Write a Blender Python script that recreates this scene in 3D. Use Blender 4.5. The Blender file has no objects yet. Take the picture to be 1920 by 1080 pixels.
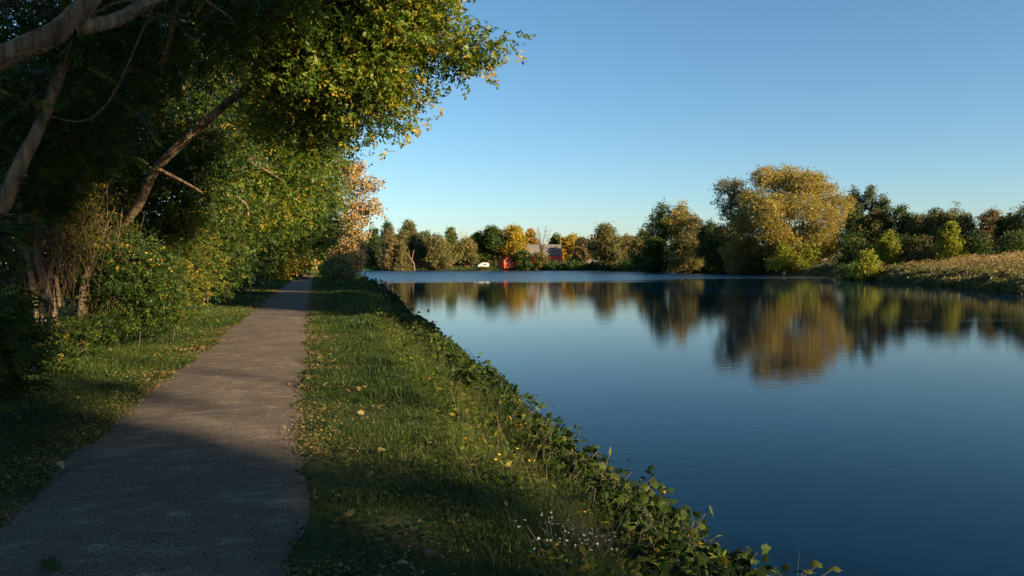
import bpy, math, random
import numpy as np
from mathutils import Vector
R = math.radians
rng = np.random.default_rng(7)
C = bpy.context.scene.collection
sc = bpy.context.scene

# ------------------------------------------------------------------ camera model
F = 1400.0; CAMZ = 1.7
YAW = math.atan(370/1400); PIT = math.atan(44/1400)
Rt = np.array([math.cos(YAW), -math.sin(YAW), 0.0])
Fw = np.array([math.sin(YAW)*math.cos(PIT), math.cos(YAW)*math.cos(PIT), -math.sin(PIT)])
Up = np.cross(Rt, Fw)
CAM = np.array([0, 0, CAMZ])
def P(px, py, d):
    """point of the place seen in direction px,py at depth d metres"""
    return CAM + d*(Fw + Rt*(px-960)/F + Up*(540-py)/F)
def G(px, py, z):
    v = Fw + Rt*(px-960)/F + Up*(540-py)/F
    return CAM + v*((z-CAMZ)/v[2])

# ------------------------------------------------------------------ mesh helpers
def mesh(name, V, Fc, attrs=None, smooth=False):
    V = np.ascontiguousarray(V, np.float32); Fc = np.ascontiguousarray(Fc, np.int32)
    me = bpy.data.meshes.new(name)
    n, k = Fc.shape
    me.vertices.add(len(V)); me.vertices.foreach_set('co', V.ravel())
    me.loops.add(n*k); me.loops.foreach_set('vertex_index', Fc.ravel())
    me.polygons.add(n); me.polygons.foreach_set('loop_start', np.arange(0, n*k, k, dtype=np.int32))
    me.polygons.foreach_set('loop_total', np.full(n, k, np.int32))
    if smooth: me.polygons.foreach_set('use_smooth', np.ones(n, bool))
    me.update(calc_edges=True)
    if attrs:
        for a, val in attrs.items():
            at = me.attributes.new(a, 'FLOAT', 'POINT')
            at.data.foreach_set('value', np.ascontiguousarray(val, np.float32))
    return me
def obj(name, me, mat, parent=None, loc=None):
    o = bpy.data.objects.new(name, me); C.objects.link(o)
    if mat is not None: me.materials.append(mat)
    if parent is not None: o.parent = parent
    if loc is not None: o.location = loc
    return o
def tag(o, label=None, cat=None, group=None, kind=None):
    if label: o['label'] = label
    if cat: o['category'] = cat
    if group: o['group'] = group
    if kind: o['kind'] = kind
    return o
def empty(name, loc, label=None, cat=None, group=None):
    o = bpy.data.objects.new(name, None); C.objects.link(o); o.location = tuple(float(v) for v in loc)
    o.empty_display_size = 0.3
    return tag(o, label, cat, group)
class MB:
    """collects faces of mixed size into one mesh"""
    def __init__(s): s.v = []; s.f = []
    def add(s, vs, fs):
        b = len(s.v); s.v += [tuple(map(float, v)) for v in vs]; s.f += [tuple(i+b for i in f) for f in fs]
    def box(s, c, h, rz=0.0, tilt=0.0):
        cx, cy, cz = c; hx, hy, hz = h; vs = []
        for z in (-1, 1):
            for (x, y) in ((-1, -1), (1, -1), (1, 1), (-1, 1)):
                X, Y, Z = x*hx, y*hy, z*hz
                X, Z = X*math.cos(tilt)+Z*math.sin(tilt), -X*math.sin(tilt)+Z*math.cos(tilt)
                vs.append((cx+X*math.cos(rz)-Y*math.sin(rz), cy+X*math.sin(rz)+Y*math.cos(rz), cz+Z))
        s.add(vs, [(3, 2, 1, 0), (4, 5, 6, 7), (0, 1, 5, 4), (1, 2, 6, 5), (2, 3, 7, 6), (3, 0, 4, 7)])
    def tube(s, pts, rad, n=8, cap=True):
        V, Fc = tube_np(np.array(pts, float), np.array(rad, float), n)
        s.add(V, [tuple(f) for f in Fc])
        if cap:
            b = len(s.v)-len(V); s.f.append(tuple(b+i for i in range(n))[::-1]); s.f.append(tuple(len(s.v)-n+i for i in range(n)))
    def build(s, name, mat, parent=None, smooth=False):
        me = bpy.data.meshes.new(name); me.from_pydata(s.v, [], s.f)
        if smooth:
            for p in me.polygons: p.use_smooth = True
        me.update(); return obj(name, me, mat, parent)
def tube_np(pts, rad, n=8, jit=0.0):
    m = len(pts); T = np.gradient(pts, axis=0); T /= np.linalg.norm(T, axis=1)[:, None]+1e-9
    ref = np.array([0.3, 0.2, 1.0]) if abs(T[:, 2]).mean() < .8 else np.array([1.0, 0.2, 0.1])
    A = np.cross(T, ref); A /= np.linalg.norm(A, axis=1)[:, None]+1e-9; B = np.cross(T, A)
    ang = np.linspace(0, 2*np.pi, n, endpoint=False)
    rr = rad[:, None]*(1+jit*rng.normal(size=(m, n))) if jit else np.repeat(rad[:, None], n, 1)
    V = pts[:, None, :]+rr[..., None]*(A[:, None, :]*np.cos(ang)[None, :, None]+B[:, None, :]*np.sin(ang)[None, :, None])
    i = np.arange(m-1)[:, None]; j = np.arange(n)[None, :]; j2 = (j+1) % n
    Fc = np.stack([i*n+j, i*n+j2, (i+1)*n+j2, (i+1)*n+j], -1).reshape(-1, 4)
    return V.reshape(-1, 3), Fc
def spline(pts, per=6):
    p = np.array(pts, float); out = []
    q = np.vstack([2*p[0]-p[1], p, 2*p[-1]-p[-2]])
    for i in range(1, len(q)-2):
        for t in np.linspace(0, 1, per, endpoint=False):
            a, b, c, d = q[i-1], q[i], q[i+1], q[i+2]
            out.append(.5*((2*b)+(-a+c)*t+(2*a-5*b+4*c-d)*t*t+(-a+3*b-3*c+d)*t**3))
    out.append(p[-1]); return np.array(out)
class NP:
    """joins numpy quads"""
    def __init__(s): s.V = []; s.F = []; s.n = 0; s.t = []
    def add(s, V, Fc, t=None):
        s.V.append(V); s.F.append(Fc+s.n); s.n += len(V)
        s.t.append(np.zeros(len(V)) if t is None else t)
    def out(s): return np.vstack(s.V), np.vstack(s.F), np.concatenate(s.t)
    def build(s, name, mat, parent=None, smooth=False):
        V, Fc, t = s.out(); return obj(name, mesh(name, V, Fc, {'tint': t}, smooth), mat, parent)
def twigs(P0, P1, r0, r1, sag=0.12, n=3):
    """many three sided twigs of two joints at once"""
    N = len(P0); D = P1-P0; L = np.linalg.norm(D, axis=1)[:, None]
    PM = (P0+P1)/2+rng.normal(size=(N, 3))*L*sag*.5; PM[:, 2] += L[:, 0]*sag*.5
    D = D/(L+1e-9); ref = np.tile([0.31, 0.22, 0.93], (N, 1))
    A = np.cross(D, ref); A /= np.linalg.norm(A, axis=1)[:, None]+1e-9; B = np.cross(D, A)
    ang = np.linspace(0, 2*np.pi, n, endpoint=False)
    ring = A[:, None]*np.cos(ang)[None, :, None]+B[:, None]*np.sin(ang)[None, :, None]
    r0 = np.broadcast_to(r0, N); r1 = np.broadcast_to(r1, N)
    V = np.concatenate([P0[:, None]+ring*r0[:, None, None], PM[:, None]+ring*((r0+r1)/2)[:, None, None], P1[:, None]+ring*r1[:, None, None]], 1)
    f = [];
    for k in range(2):
        for j in range(n): f.append((k*n+j, k*n+(j+1) % n, (k+1)*n+(j+1) % n, (k+1)*n+j))
    Fc = (np.array(f)[None]+(np.arange(N)*3*n)[:, None, None]).reshape(-1, 4)
    return V.reshape(-1, 3), Fc
# leaf templates: x = along leaf, y = across, z = normal
def T_leaf(w=.5):
    return np.array([(0, 0, 0), (.45, w/2, .06), (1, 0, -.05), (.45, -w/2, .06)]), np.array([(0, 1, 2, 3)])
def T_pinnate(pairs=6):
    V = []; Fc = []
    def leaflet(o, d, L, w):
        d = np.array(d)/np.linalg.norm(d); side = np.cross([0, 0, 1], d); b = len(V)
        V.extend([o, o+d*L*.5+side*w/2, o+d*L, o+d*L*.5-side*w/2]); Fc.append((b, b+1, b+2, b+3))
    for i in range(pairs):
        t = .16+.8*i/pairs; o = np.array([t, 0, -.22*t*t])
        s = 1-.35*abs(2*i/pairs-.9)
        for q in (1, -1): leaflet(o, (.45, q, -.2), .25*s, .15*s)
    leaflet(np.array([.95, 0, -.2]), (1, 0, -.5), .24, .12)
    return np.array(V), np.array(Fc)
def T_clump(n=4, seed=1):
    r = np.random.default_rng(seed); V = []; Fc = []
    for i in range(n):
        o = r.normal(size=3)*.35; a = r.normal(size=3); a /= np.linalg.norm(a); c = np.cross(a, r.normal(size=3)); c /= np.linalg.norm(c)
        L = .8*r.uniform(.6, 1.2); w = L*.45; b = len(V)
        V += [o, o+a*L*.5+c*w, o+a*L, o+a*L*.5-c*w]; Fc.append((b, b+1, b+2, b+3))
    return np.array(V), np.array(Fc)
def T_spray(seed=0, n=8):
    r = np.random.default_rng(seed); V = []; Fc = []
    for i in range(n):
        t = .1+.85*(i+.5)/n; o = np.array([t, r.normal()*.04, -.1*t*t+r.normal()*.04]); q = 1 if i % 2 else -1
        d = np.array([.5+r.normal()*.3, q*(.8+r.normal()*.25), -.25+r.normal()*.4]); d /= np.linalg.norm(d); sd_ = np.cross(r.normal(size=3)*.5+[0, 0, 1], d); sd_ /= np.linalg.norm(sd_)
        L = .3*r.uniform(.7, 1.25); w = L*.5; b = len(V); V += [o, o+d*L*.45+sd_*w/2, o+d*L, o+d*L*.45-sd_*w/2]; Fc.append((b, b+1, b+2, b+3))
    return np.array(V), np.array(Fc)
def T_grape():
    out = [(0, 0), (-.12, .25), (.05, .5), (.35, .42), (.5, .55), (.62, .28), (1, 0), (.62, -.28), (.5, -.55), (.35, -.42), (.05, -.5), (-.12, -.25)]
    V = [(x, y, -.25*(abs(y)**1.2)-.1*x*x) for x, y in out]+[(.3, 0, .04)]
    return np.array(V), np.array([(12, 0, 1, 2), (12, 2, 3, 4), (12, 4, 5, 6), (12, 6, 7, 8), (12, 8, 9, 10), (12, 10, 11, 0)])
def T_blade(bend=.5, w=.035, segs=3):
    V = []; Fc = []
    for i in range(segs+1):
        t = i/segs; ww = w*(1-t**1.6)+.002; x = bend*t*t; z = t*(1-.25*bend*t)
        V += [(x, -ww/2, z), (x, ww/2, z)]
        if i: b = 2*i-2; Fc.append((b, b+1, b+3, b+2))
    return np.array(V), np.array(Fc)
def scatter(tpl, pos, yaw, pitch, roll, scale, tint, tj=.06, lj=.0):
    """copies of a leaf template as one set of faces; tint is the leaf's own colour value"""
    tv, tf = tpl; N = len(pos); K = len(tv)
    cy, sy, cp, sp, cr, sr = np.cos(yaw), np.sin(yaw), np.cos(pitch), np.sin(pitch), np.cos(roll), np.sin(roll)
    X = np.stack([cy*cp, sy*cp, sp], -1)
    Y0 = np.stack([-sy, cy, np.zeros(N)], -1); Z0 = np.cross(X, Y0)
    Y = Y0*cr[:, None]+Z0*sr[:, None]; Z = np.cross(X, Y)
    M = np.stack([X, Y, Z], 1)*np.reshape(np.broadcast_to(scale, N), (N, 1, 1))
    V = pos[:, None]+np.einsum('kj,njl->nkl', tv, M)
    Fc = (tf[None]+(np.arange(N)*K)[:, None, None]).reshape(-1, tf.shape[1])
    t = np.repeat(tint+rng.normal(size=N)*tj, K)
    if lj: t = t+np.repeat(rng.normal(size=N*K//4)*lj, 4)
    t = np.clip(t, 0, 1)
    return V.reshape(-1, 3), Fc, t
def uni(a, b, n): return rng.uniform(a, b, n)

# ------------------------------------------------------------------ materials
def nt(name):
    m = bpy.data.materials.new(name); m.use_nodes = True; n = m.node_tree; n.nodes.clear()
    return m, n, lambda t, **k: mk(n, t, k)
def mk(n, t, k):
    x = n.nodes.new(t)
    for a, v in k.items(): setattr(x, a, v)
    return x
def ramp(node, stops):
    el = node.color_ramp.elements
    while len(el) > 1: el.remove(el[-1])
    el[0].position = stops[0][0]; el[0].color = (*stops[0][1], 1)
    for p, c in stops[1:]:
        e = el.new(p); e.color = (*c, 1)
def leaf_mat(name, stops, transl=.35, gloss=.25, rough=.5, k=.8):
    m, n, new = nt(name)
    a = new('ShaderNodeAttribute', attribute_name='tint'); r = new('ShaderNodeValToRGB'); ramp(r, [(p_, tuple(k*v for v in c_)) for p_, c_ in stops])
    n.links.new(a.outputs['Fac'], r.inputs['Fac'])
    p = new('ShaderNodeBsdfPrincipled'); p.inputs['Roughness'].default_value = rough; p.inputs['Specular IOR Level'].default_value = gloss
    t = new('ShaderNodeBsdfTranslucent'); mx = new('ShaderNodeMixShader'); mx.inputs[0].default_value = transl
    hs = new('ShaderNodeHueSaturation'); hs.inputs['Saturation'].default_value = 1.1; hs.inputs['Value'].default_value = 1.35
    o = new('ShaderNodeOutputMaterial'); L = n.links.new
    L(r.outputs[0], p.inputs['Base Color']); L(r.outputs[0], hs.inputs['Color']); L(hs.outputs[0], t.inputs['Color'])
    L(p.outputs[0], mx.inputs[1]); L(t.outputs[0], mx.inputs[2]); L(mx.outputs[0], o.inputs[0])
    return m
def noise_mat(name, c1, c2, scale=5, rough=.9, stretch=(1, 1, 1), bump=.3, bscale=None, mid=.5, dist=.02):
    m, n, new = nt(name); L = n.links.new
    g = new('ShaderNodeTexCoord'); mp = new('ShaderNodeMapping'); mp.inputs['Scale'].default_value = stretch
    L(g.outputs['Object'], mp.inputs[0])
    z = new('ShaderNodeTexNoise'); z.inputs['Scale'].default_value = scale; z.inputs['Detail'].default_value = 6
    L(mp.outputs[0], z.inputs['Vector'])
    r = new('ShaderNodeValToRGB'); ramp(r, [(mid-.2, c1), (mid+.2, c2)]); L(z.outputs[0], r.inputs[0])
    p = new('ShaderNodeBsdfPrincipled'); p.inputs['Roughness'].default_value = rough; p.inputs['Specular IOR Level'].default_value = .2
    L(r.outputs[0], p.inputs['Base Color'])
    if bump:
        z2 = new('ShaderNodeTexNoise'); z2.inputs['Scale'].default_value = bscale or scale*3; z2.inputs['Detail'].default_value = 4
        L(mp.outputs[0], z2.inputs['Vector'])
        b = new('ShaderNodeBump'); b.inputs['Strength'].default_value = bump; b.inputs['Distance'].default_value = dist
        L(z2.outputs[0], b.inputs['Height']); L(b.outputs[0], p.inputs['Normal'])
    o = new('ShaderNodeOutputMaterial'); L(p.outputs[0], o.inputs[0]); return m
GR = (.042, .085, .014); GD = (.018, .040, .010); GY = (.13, .15, .018); YE = (.38, .27, .025); OC = (.30, .165, .035); BR = (.11, .075, .035); RU = (.22, .085, .03); OL = (.10, .095, .03); GG = (.07, .095, .045)
LM = {
 'locust': leaf_mat('locust_leaves', [(0, (.025, .06, .008)), (.45, (.07, .125, .014)), (.75, (.15, .20, .018)), (.88, (.30, .26, .02)), (1, YE)], .4, .3),
 'dark': leaf_mat('dark_leaves', [(0, (.012, .03, .008)), (.6, GR), (.93, GY), (1, YE)], .3),
 'vine': leaf_mat('vine_leaves', [(0, (.014, .032, .008)), (.5, (.045, .075, .012)), (.8, (.13, .14, .018)), (1, (.34, .22, .03))], .25, .12, .6),
 'yellow': leaf_mat('yellow_leaves', [(0, (.10, .11, .015)), (.4, (.24, .19, .02)), (1, (.46, .30, .03))], .35, k=0.95),
 'ochre': leaf_mat('ochre_leaves', [(0, (.13, .09, .02)), (.5, (.27, .17, .035)), (1, (.46, .26, .05))], .35, k=1.05),
 'orange': leaf_mat('orange_leaves', [(0, (.20, .15, .055)), (.5, (.36, .25, .10)), (1, (.48, .34, .15))], .35, k=.85),
 'cotton': leaf_mat('cottonwood_leaves', [(0, (.08, .085, .02)), (.4, (.17, .15, .033)), (.75, (.28, .21, .045)), (1, (.40, .26, .055))], .35, k=1.08),
 'grey': leaf_mat('greygreen_leaves', [(0, (.035, .055, .025)), (.5, GG), (1, (.12, .13, .05))], .3, k=1.15),
 'green': leaf_mat('green_leaves', [(0, GD), (.55, (.05, .085, .02)), (.95, (.11, .13, .025)), (1, OC)], .3, k=1.15),
 'olive': leaf_mat('olive_leaves', [(0, (.05, .055, .018)), (.5, OL), (1, (.17, .13, .04))], .3, k=1.25),
 'brown': leaf_mat('brown_leaves', [(0, (.06, .055, .022)), (.5, (.11, .085, .035)), (1, (.19, .13, .055))], .3, k=1.25),
 'rust': leaf_mat('rust_leaves', [(0, (.035, .052, .016)), (.5, (.075, .078, .024)), (1, (.16, .105, .035))], .3, k=1.3),
 'needle': leaf_mat('pine_needles', [(0, (.010, .025, .010)), (1, (.035, .06, .018))], .1, k=1.2),
 'ygreen': leaf_mat('yellowgreen_leaves', [(0, (.07, .09, .012)), (.5, (.14, .16, .018)), (1, (.26, .24, .025))], .35, k=1.1),
}
BARK = noise_mat('bark', (.06, .042, .026), (.26, .19, .12), 9, .95, (1, 1, .22), 1.0, 26, dist=.09)
BARKD = noise_mat('dark_bark', (.04, .03, .022), (.10, .075, .055), 5, .9, (1, 1, .25), .6, 14, dist=.03)
BARKP = noise_mat('pale_bark', (.22, .18, .13), (.42, .35, .26), 4, .85, (1, 1, .3), .5, 14, dist=.03)

# ------------------------------------------------------------------ shoreline and ground
WZ = -0.9
def ws(px, d):  # point of the water level at image column px, depth d
    v = Fw*1.0; p = CAM + d*(np.array([math.sin(YAW), math.cos(YAW), 0]) + Rt*(px-960)/F); return (p[0], p[1])
leftshore = [(3.1, -60), (3.1, 0), (3.15, 6), (3.3, 14), (3.6, 22), (4.1, 34), (4.9, 50), (5.6, 75), (6.5, 110), (8.5, 160), (12, 230), (16, 300)]
farshore = [ws(a, b) for a, b in [(690, 330), (790, 332), (870, 338), (1000, 338), (1080, 322), (1150, 296), (1250, 250), (1350, 215), (1450, 192), (1550, 166), (1600, 136), (1690, 108), (1800, 86), (1925, 66)]]
rightoff = [(61, 34), (47, 8), (38, -16), (34, -60)]
LAKE = np.array(leftshore+farshore+rightoff)
def sdist(x, y):
    """distance to the shoreline, negative over the water"""
    p = np.stack([np.ravel(x), np.ravel(y)], -1); A = LAKE; B = np.roll(LAKE, -1, 0)
    best = np.full(len(p), 1e9); inside = np.zeros(len(p), bool)
    for a, b in zip(A, B):
        ab = b-a; t = np.clip(((p-a)@ab)/(ab@ab), 0, 1); q = p-(a+t[:, None]*ab)
        best = np.minimum(best, np.hypot(q[:, 0], q[:, 1]))
        c = ((a[1] > p[:, 1]) != (b[1] > p[:, 1])); xx = (b[0]-a[0])*(p[:, 1]-a[1])/((b[1]-a[1])+1e-12)+a[0]
        inside ^= c & (p[:, 0] < xx)
    return np.where(inside, -best, best).reshape(np.shape(x))
def sm(a, b, x): t = np.clip((x-a)/(b-a), 0, 1); return t*t*(3-2*t)
def vn(x, y, s, seed=0):
    """smooth value noise, -1..1"""
    x = np.asarray(x)/s; y = np.asarray(y)/s; xi = np.floor(x); yi = np.floor(y); fx = x-xi; fy = y-yi
    fx = fx*fx*(3-2*fx); fy = fy*fy*(3-2*fy)
    def h(a, b): v = np.sin(a*127.1+b*311.7+seed*74.7)*43758.5453; return (v-np.floor(v))*2-1
    return (h(xi, yi)*(1-fx)+h(xi+1, yi)*fx)*(1-fy)+(h(xi, yi+1)*(1-fx)+h(xi+1, yi+1)*fx)*fy
def gz(x, y):
    x = np.asarray(x, float); y = np.asarray(y, float); s = sdist(x, y)
    left = (x < 2+.04*np.maximum(y, 0)+5) & (y < 290)
    lb = np.where(s > 0, WZ+.9*sm(0, 2.4, s)**.8, WZ)
    lb = lb+np.where(x < -2.6, .12*sm(-2.6, -5, -np.abs(x))*0+.1*sm(2.6, 7, -x)+.5*sm(7, 30, -x), 0)
    lb = lb+.04*vn(x, y, 1.3)*sm(.1, .6, x)+.05*vn(x, y, 2.1, 3)*sm(2.4, 3.4, -x)
    fb = WZ+.9*sm(0, 3, s)+.6*sm(2, 30, s)+.25*vn(x, y, 9, 5)*sm(1, 8, s)
    rise = sm(45, 75, x)*sm(170, 90, y)
    fb = fb+rise*(1.9*sm(2, 22, s)+1.2*sm(20, 60, s))+3.5*sm(60, 260, s)*(x > 20)
    z = np.where(left, lb, fb)
    return np.where(s > 0, z, np.maximum(WZ-.35*-s-.02, -3.5))
def gz1(x, y): return float(gz(np.array([x]), np.array([y]))[0])
def axis(parts):
    out = [np.arange(a, b, s) for a, b, s in parts]; return np.concatenate(out)
gx = np.concatenate([-np.geomspace(900, 45, 24), axis([(-42, -14, 2), (-14, -6, .5), (-6, 6, .14), (6, 20, .6), (20, 150, 2.5)]), np.geomspace(150, 900, 22)])
gy = np.concatenate([-np.geomspace(400, 14, 12), axis([(-12, 2, 1), (2, 30, .3), (30, 70, .8), (70, 380, 3)]), np.geomspace(380, 1500, 18)])
XX, YY = np.meshgrid(gx, gy); ZZ = gz(XX, YY)
V = np.stack([XX.ravel(), YY.ravel(), ZZ.ravel()], -1); nx = len(gx); ny = len(gy)
i = np.arange(ny-1)[:, None]; j = np.arange(nx-1)[None]
Fc = np.stack([i*nx+j, i*nx+j+1, (i+1)*nx+j+1, (i+1)*nx+j], -1).reshape(-1, 4)
def ground_mat():
    m, n, new = nt('soil_and_turf'); L = n.links.new
    g = new('ShaderNodeTexCoord')
    def no(s, d=5): z = new('ShaderNodeTexNoise'); z.inputs['Scale'].default_value = s; z.inputs['Detail'].default_value = d; L(g.outputs['Object'], z.inputs['Vector']); return z
    r = new('ShaderNodeValToRGB'); ramp(r, [(.35, (.025, .04, .01)), (.55, (.05, .07, .015)), (.7, (.11, .09, .035))]); L(no(.6, 8).outputs[0], r.inputs[0])
    r2 = new('ShaderNodeValToRGB'); ramp(r2, [(.4, (.02, .03, .008)), (.6, (.09, .07, .03))]); L(no(14, 6).outputs[0], r2.inputs[0])
    mx = new('ShaderNodeMix', data_type='RGBA'); mx.inputs[0].default_value = .45
    L(r.outputs[0], mx.inputs[6]); L(r2.outputs[0], mx.inputs[7])
    p = new('ShaderNodeBsdfPrincipled'); p.inputs['Roughness'].default_value = .95; p.inputs['Specular IOR Level'].default_value = .1
    b = new('ShaderNodeBump'); b.inputs['Strength'].default_value = .8; b.inputs['Distance'].default_value = .05; L(no(9, 6).outputs[0], b.inputs['Height'])
    L(b.outputs[0], p.inputs['Normal']); L(mx.outputs[2], p.inputs['Base Color'])
    o = new('ShaderNodeOutputMaterial'); L(p.outputs[0], o.inputs[0]); return m
tag(obj('ground', mesh('ground', V, Fc, smooth=True), ground_mat()), kind='structure')

# water
def water_mat():
    m, n, new = nt('lake_water'); L = n.links.new
    g = new('ShaderNodeTexCoord')
    def no(s, sx=1, sy=1, d=3, r=.5):
        mp = new('ShaderNodeMapping'); mp.inputs['Scale'].default_value = (sx, sy, 1); mp.inputs['Rotation'].default_value = (0, 0, -YAW)
        L(g.outputs['Object'], mp.inputs[0])
        z = new('ShaderNodeTexNoise'); z.inputs['Scale'].default_value = s; z.inputs['Detail'].default_value = d; z.inputs['Roughness'].default_value = r
        L(mp.outputs[0], z.inputs['Vector']); return z
    sp = new('ShaderNodeSeparateXYZ'); L(g.outputs['Object'], sp.inputs[0])
    # breeze: rippled water far out, glassy near, with long cat's paws between
    cam = new('ShaderNodeMath', operation='MULTIPLY_ADD'); L(sp.outputs[1], cam.inputs[0]); cam.inputs[1].default_value = .967
    xx = new('ShaderNodeMath', operation='MULTIPLY'); L(sp.outputs[0], xx.inputs[0]); xx.inputs[1].default_value = -.12; L(xx.outputs[0], cam.inputs[2])
    wob = no(.02, 1, 3.2, 3); w2 = new('ShaderNodeMath', operation='MULTIPLY_ADD'); L(wob.outputs[0], w2.inputs[0]); w2.inputs[1].default_value = 90; L(cam.outputs[0], w2.inputs[2])
    far = new('ShaderNodeMapRange', interpolation_type='SMOOTHSTEP'); L(w2.outputs[0], far.inputs[0])
    far.inputs[1].default_value = 140; far.inputs[2].default_value = 175
    paws = new('ShaderNodeMapRange', interpolation_type='SMOOTHSTEP'); L(no(.03, .5, 4, 3).outputs[0], paws.inputs[0])
    paws.inputs[1].default_value = .62; paws.inputs[2].default_value = .80; paws.inputs[4].default_value = .05
    mxx = new('ShaderNodeMath', operation='MAXIMUM'); L(far.outputs[0], mxx.inputs[0]); L(paws.outputs[0], mxx.inputs[1])
    a = no(1.6, 1, 3.0, 3); b = no(6, 1, 2.4, 4, .6)
    ad = new('ShaderNodeMath', operation='MULTIPLY_ADD'); L(b.outputs[0], ad.inputs[0]); ad.inputs[1].default_value = .3; L(a.outputs[0], ad.inputs[2])
    st = new('ShaderNodeMapRange'); L(mxx.outputs[0], st.inputs[0]); st.inputs[3].default_value = .014; st.inputs[4].default_value = 1.0
    bp = new('ShaderNodeBump'); bp.inputs['Distance'].default_value = .16; L(st.outputs[0], bp.inputs['Strength']); L(ad.outputs[0], bp.inputs['Height'])
    ro = new('ShaderNodeMapRange'); L(mxx.outputs[0], ro.inputs[0]); ro.inputs[3].default_value = .01; ro.inputs[4].default_value = .22
    p = new('ShaderNodeBsdfPrincipled'); p.inputs['Base Color'].default_value = (.0002, .013, .036, 1); io = new('ShaderNodeMapRange'); L(far.outputs[0], io.inputs[0]); io.inputs[3].default_value = 1.16; io.inputs[4].default_value = 1.45; L(io.outputs[0], p.inputs['IOR']); p.inputs['Specular Tint'].default_value = (.12, .8, 1, 1)
    p.inputs['Specular IOR Level'].default_value = .5
    L(ro.outputs[0], p.inputs['Roughness']); L(bp.outputs[0], p.inputs['Normal'])
    o = new('ShaderNodeOutputMaterial'); L(p.outputs[0], o.inputs[0]); return m
WV = np.array([(-25, -80, WZ), (260, -80, WZ), (260, 380, WZ), (-25, 380, WZ)], float)
tag(obj('lake_water', mesh('lake_water', WV, np.array([(0, 1, 2, 3)])), water_mat()), kind='structure')

# path
def path_edges(y):
    l = np.interp(y, [-20, 4, 8, 20, 40, 100, 215, 240], [-2.15, -2.05, -2.1, -2.15, -2.3, -2.4, -2.6, -2.6])
    r = np.interp(y, [-20, 4, 8, 20, 40, 100, 215, 240], [-.12, -.12, -.18, -.22, -.28, -.15, .2, .3])
    return l+.07*vn(y, 0*y, .5, 2)+.06*vn(y, 0*y, 2.1, 1), r+.07*vn(y, 0*y, .45, 9)+.06*vn(y, 0*y, 1.9, 4)
py_ = np.concatenate([np.arange(-20, 2, .5), np.arange(2, 30, .12), np.arange(30, 100, .6), np.arange(100, 240, 2)])
pl, pr = path_edges(py_); K = 9
u = np.linspace(0, 1, K)
PX = pl[:, None]*(1-u)+pr[:, None]*u; PY = np.repeat(py_[:, None], K, 1); PZ = .006+.035*np.sin(np.pi*u)[None]*np.ones_like(PX)
PV = np.stack([PX.ravel(), PY.ravel(), PZ.ravel()], -1); n_ = len(py_)
i = np.arange(n_-1)[:, None]; j = np.arange(K-1)[None]
PF = np.stack([i*K+j, i*K+j+1, (i+1)*K+j+1, (i+1)*K+j], -1).reshape(-1, 4)
def path_mat():
    m, n, new = nt('stone_dust'); L = n.links.new; g = new('ShaderNodeTexCoord')
    def no(s, d=5, sc=(1, 1, 1), r=.55):
        mp = new('ShaderNodeMapping'); mp.inputs['Scale'].default_value = sc; L(g.outputs['Object'], mp.inputs[0])
        z = new('ShaderNodeTexNoise'); z.inputs['Scale'].default_value = s; z.inputs['Detail'].default_value = d; z.inputs['Roughness'].default_value = r; L(mp.outputs[0], z.inputs['Vector']); return z
    r = new('ShaderNodeValToRGB'); ramp(r, [(.3, (.098, .080, .062)), (.7, (.150, .124, .097))]); L(no(1.2, 8).outputs[0], r.inputs[0])
    r2 = new('ShaderNodeValToRGB'); ramp(r2, [(.38, (.15, .15, .15)), (.62, (1.85, 1.85, 1.85))]); L(no(90, 3, r=.8).outputs[0], r2.inputs[0])
    r3 = new('ShaderNodeValToRGB'); ramp(r3, [(.42, (.82, .82, .82)), (.56, (1, 1, 1)), (.66, (1.7, 1.66, 1.6))]); L(no(2.6, 7, (1, 2.2, 1), .7).outputs[0], r3.inputs[0])
    m1 = new('ShaderNodeMix', data_type='RGBA', blend_type='MULTIPLY'); m1.inputs[0].default_value = 1; L(r.outputs[0], m1.inputs[6]); L(r2.outputs[0], m1.inputs[7])
    m2 = new('ShaderNodeMix', data_type='RGBA', blend_type='MULTIPLY'); m2.inputs[0].default_value = 1; L(m1.outputs[2], m2.inputs[6]); L(r3.outputs[0], m2.inputs[7])
    p = new('ShaderNodeBsdfPrincipled'); p.inputs['Roughness'].default_value = .95; p.inputs['Specular IOR Level'].default_value = .15
    b = new('ShaderNodeBump'); b.inputs['Strength'].default_value = 1; b.inputs['Distance'].default_value = .02; L(no(60, 5, r=.7).outputs[0], b.inputs['Height'])
    b2 = new('ShaderNodeBump'); b2.inputs['Strength'].default_value = .2; b2.inputs['Distance'].default_value = .05; L(no(4, 4, (1, .4, 1)).outputs[0], b2.inputs['Height'])
    L(b2.outputs[0], b.inputs['Normal']); L(b.outputs[0], p.inputs['Normal']); L(m2.outputs[2], p.inputs['Base Color'])
    o = new('ShaderNodeOutputMaterial'); L(p.outputs[0], o.inputs[0]); return m
tag(obj('path', mesh('path', PV, PF, smooth=True), path_mat()), kind='structure')

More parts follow.
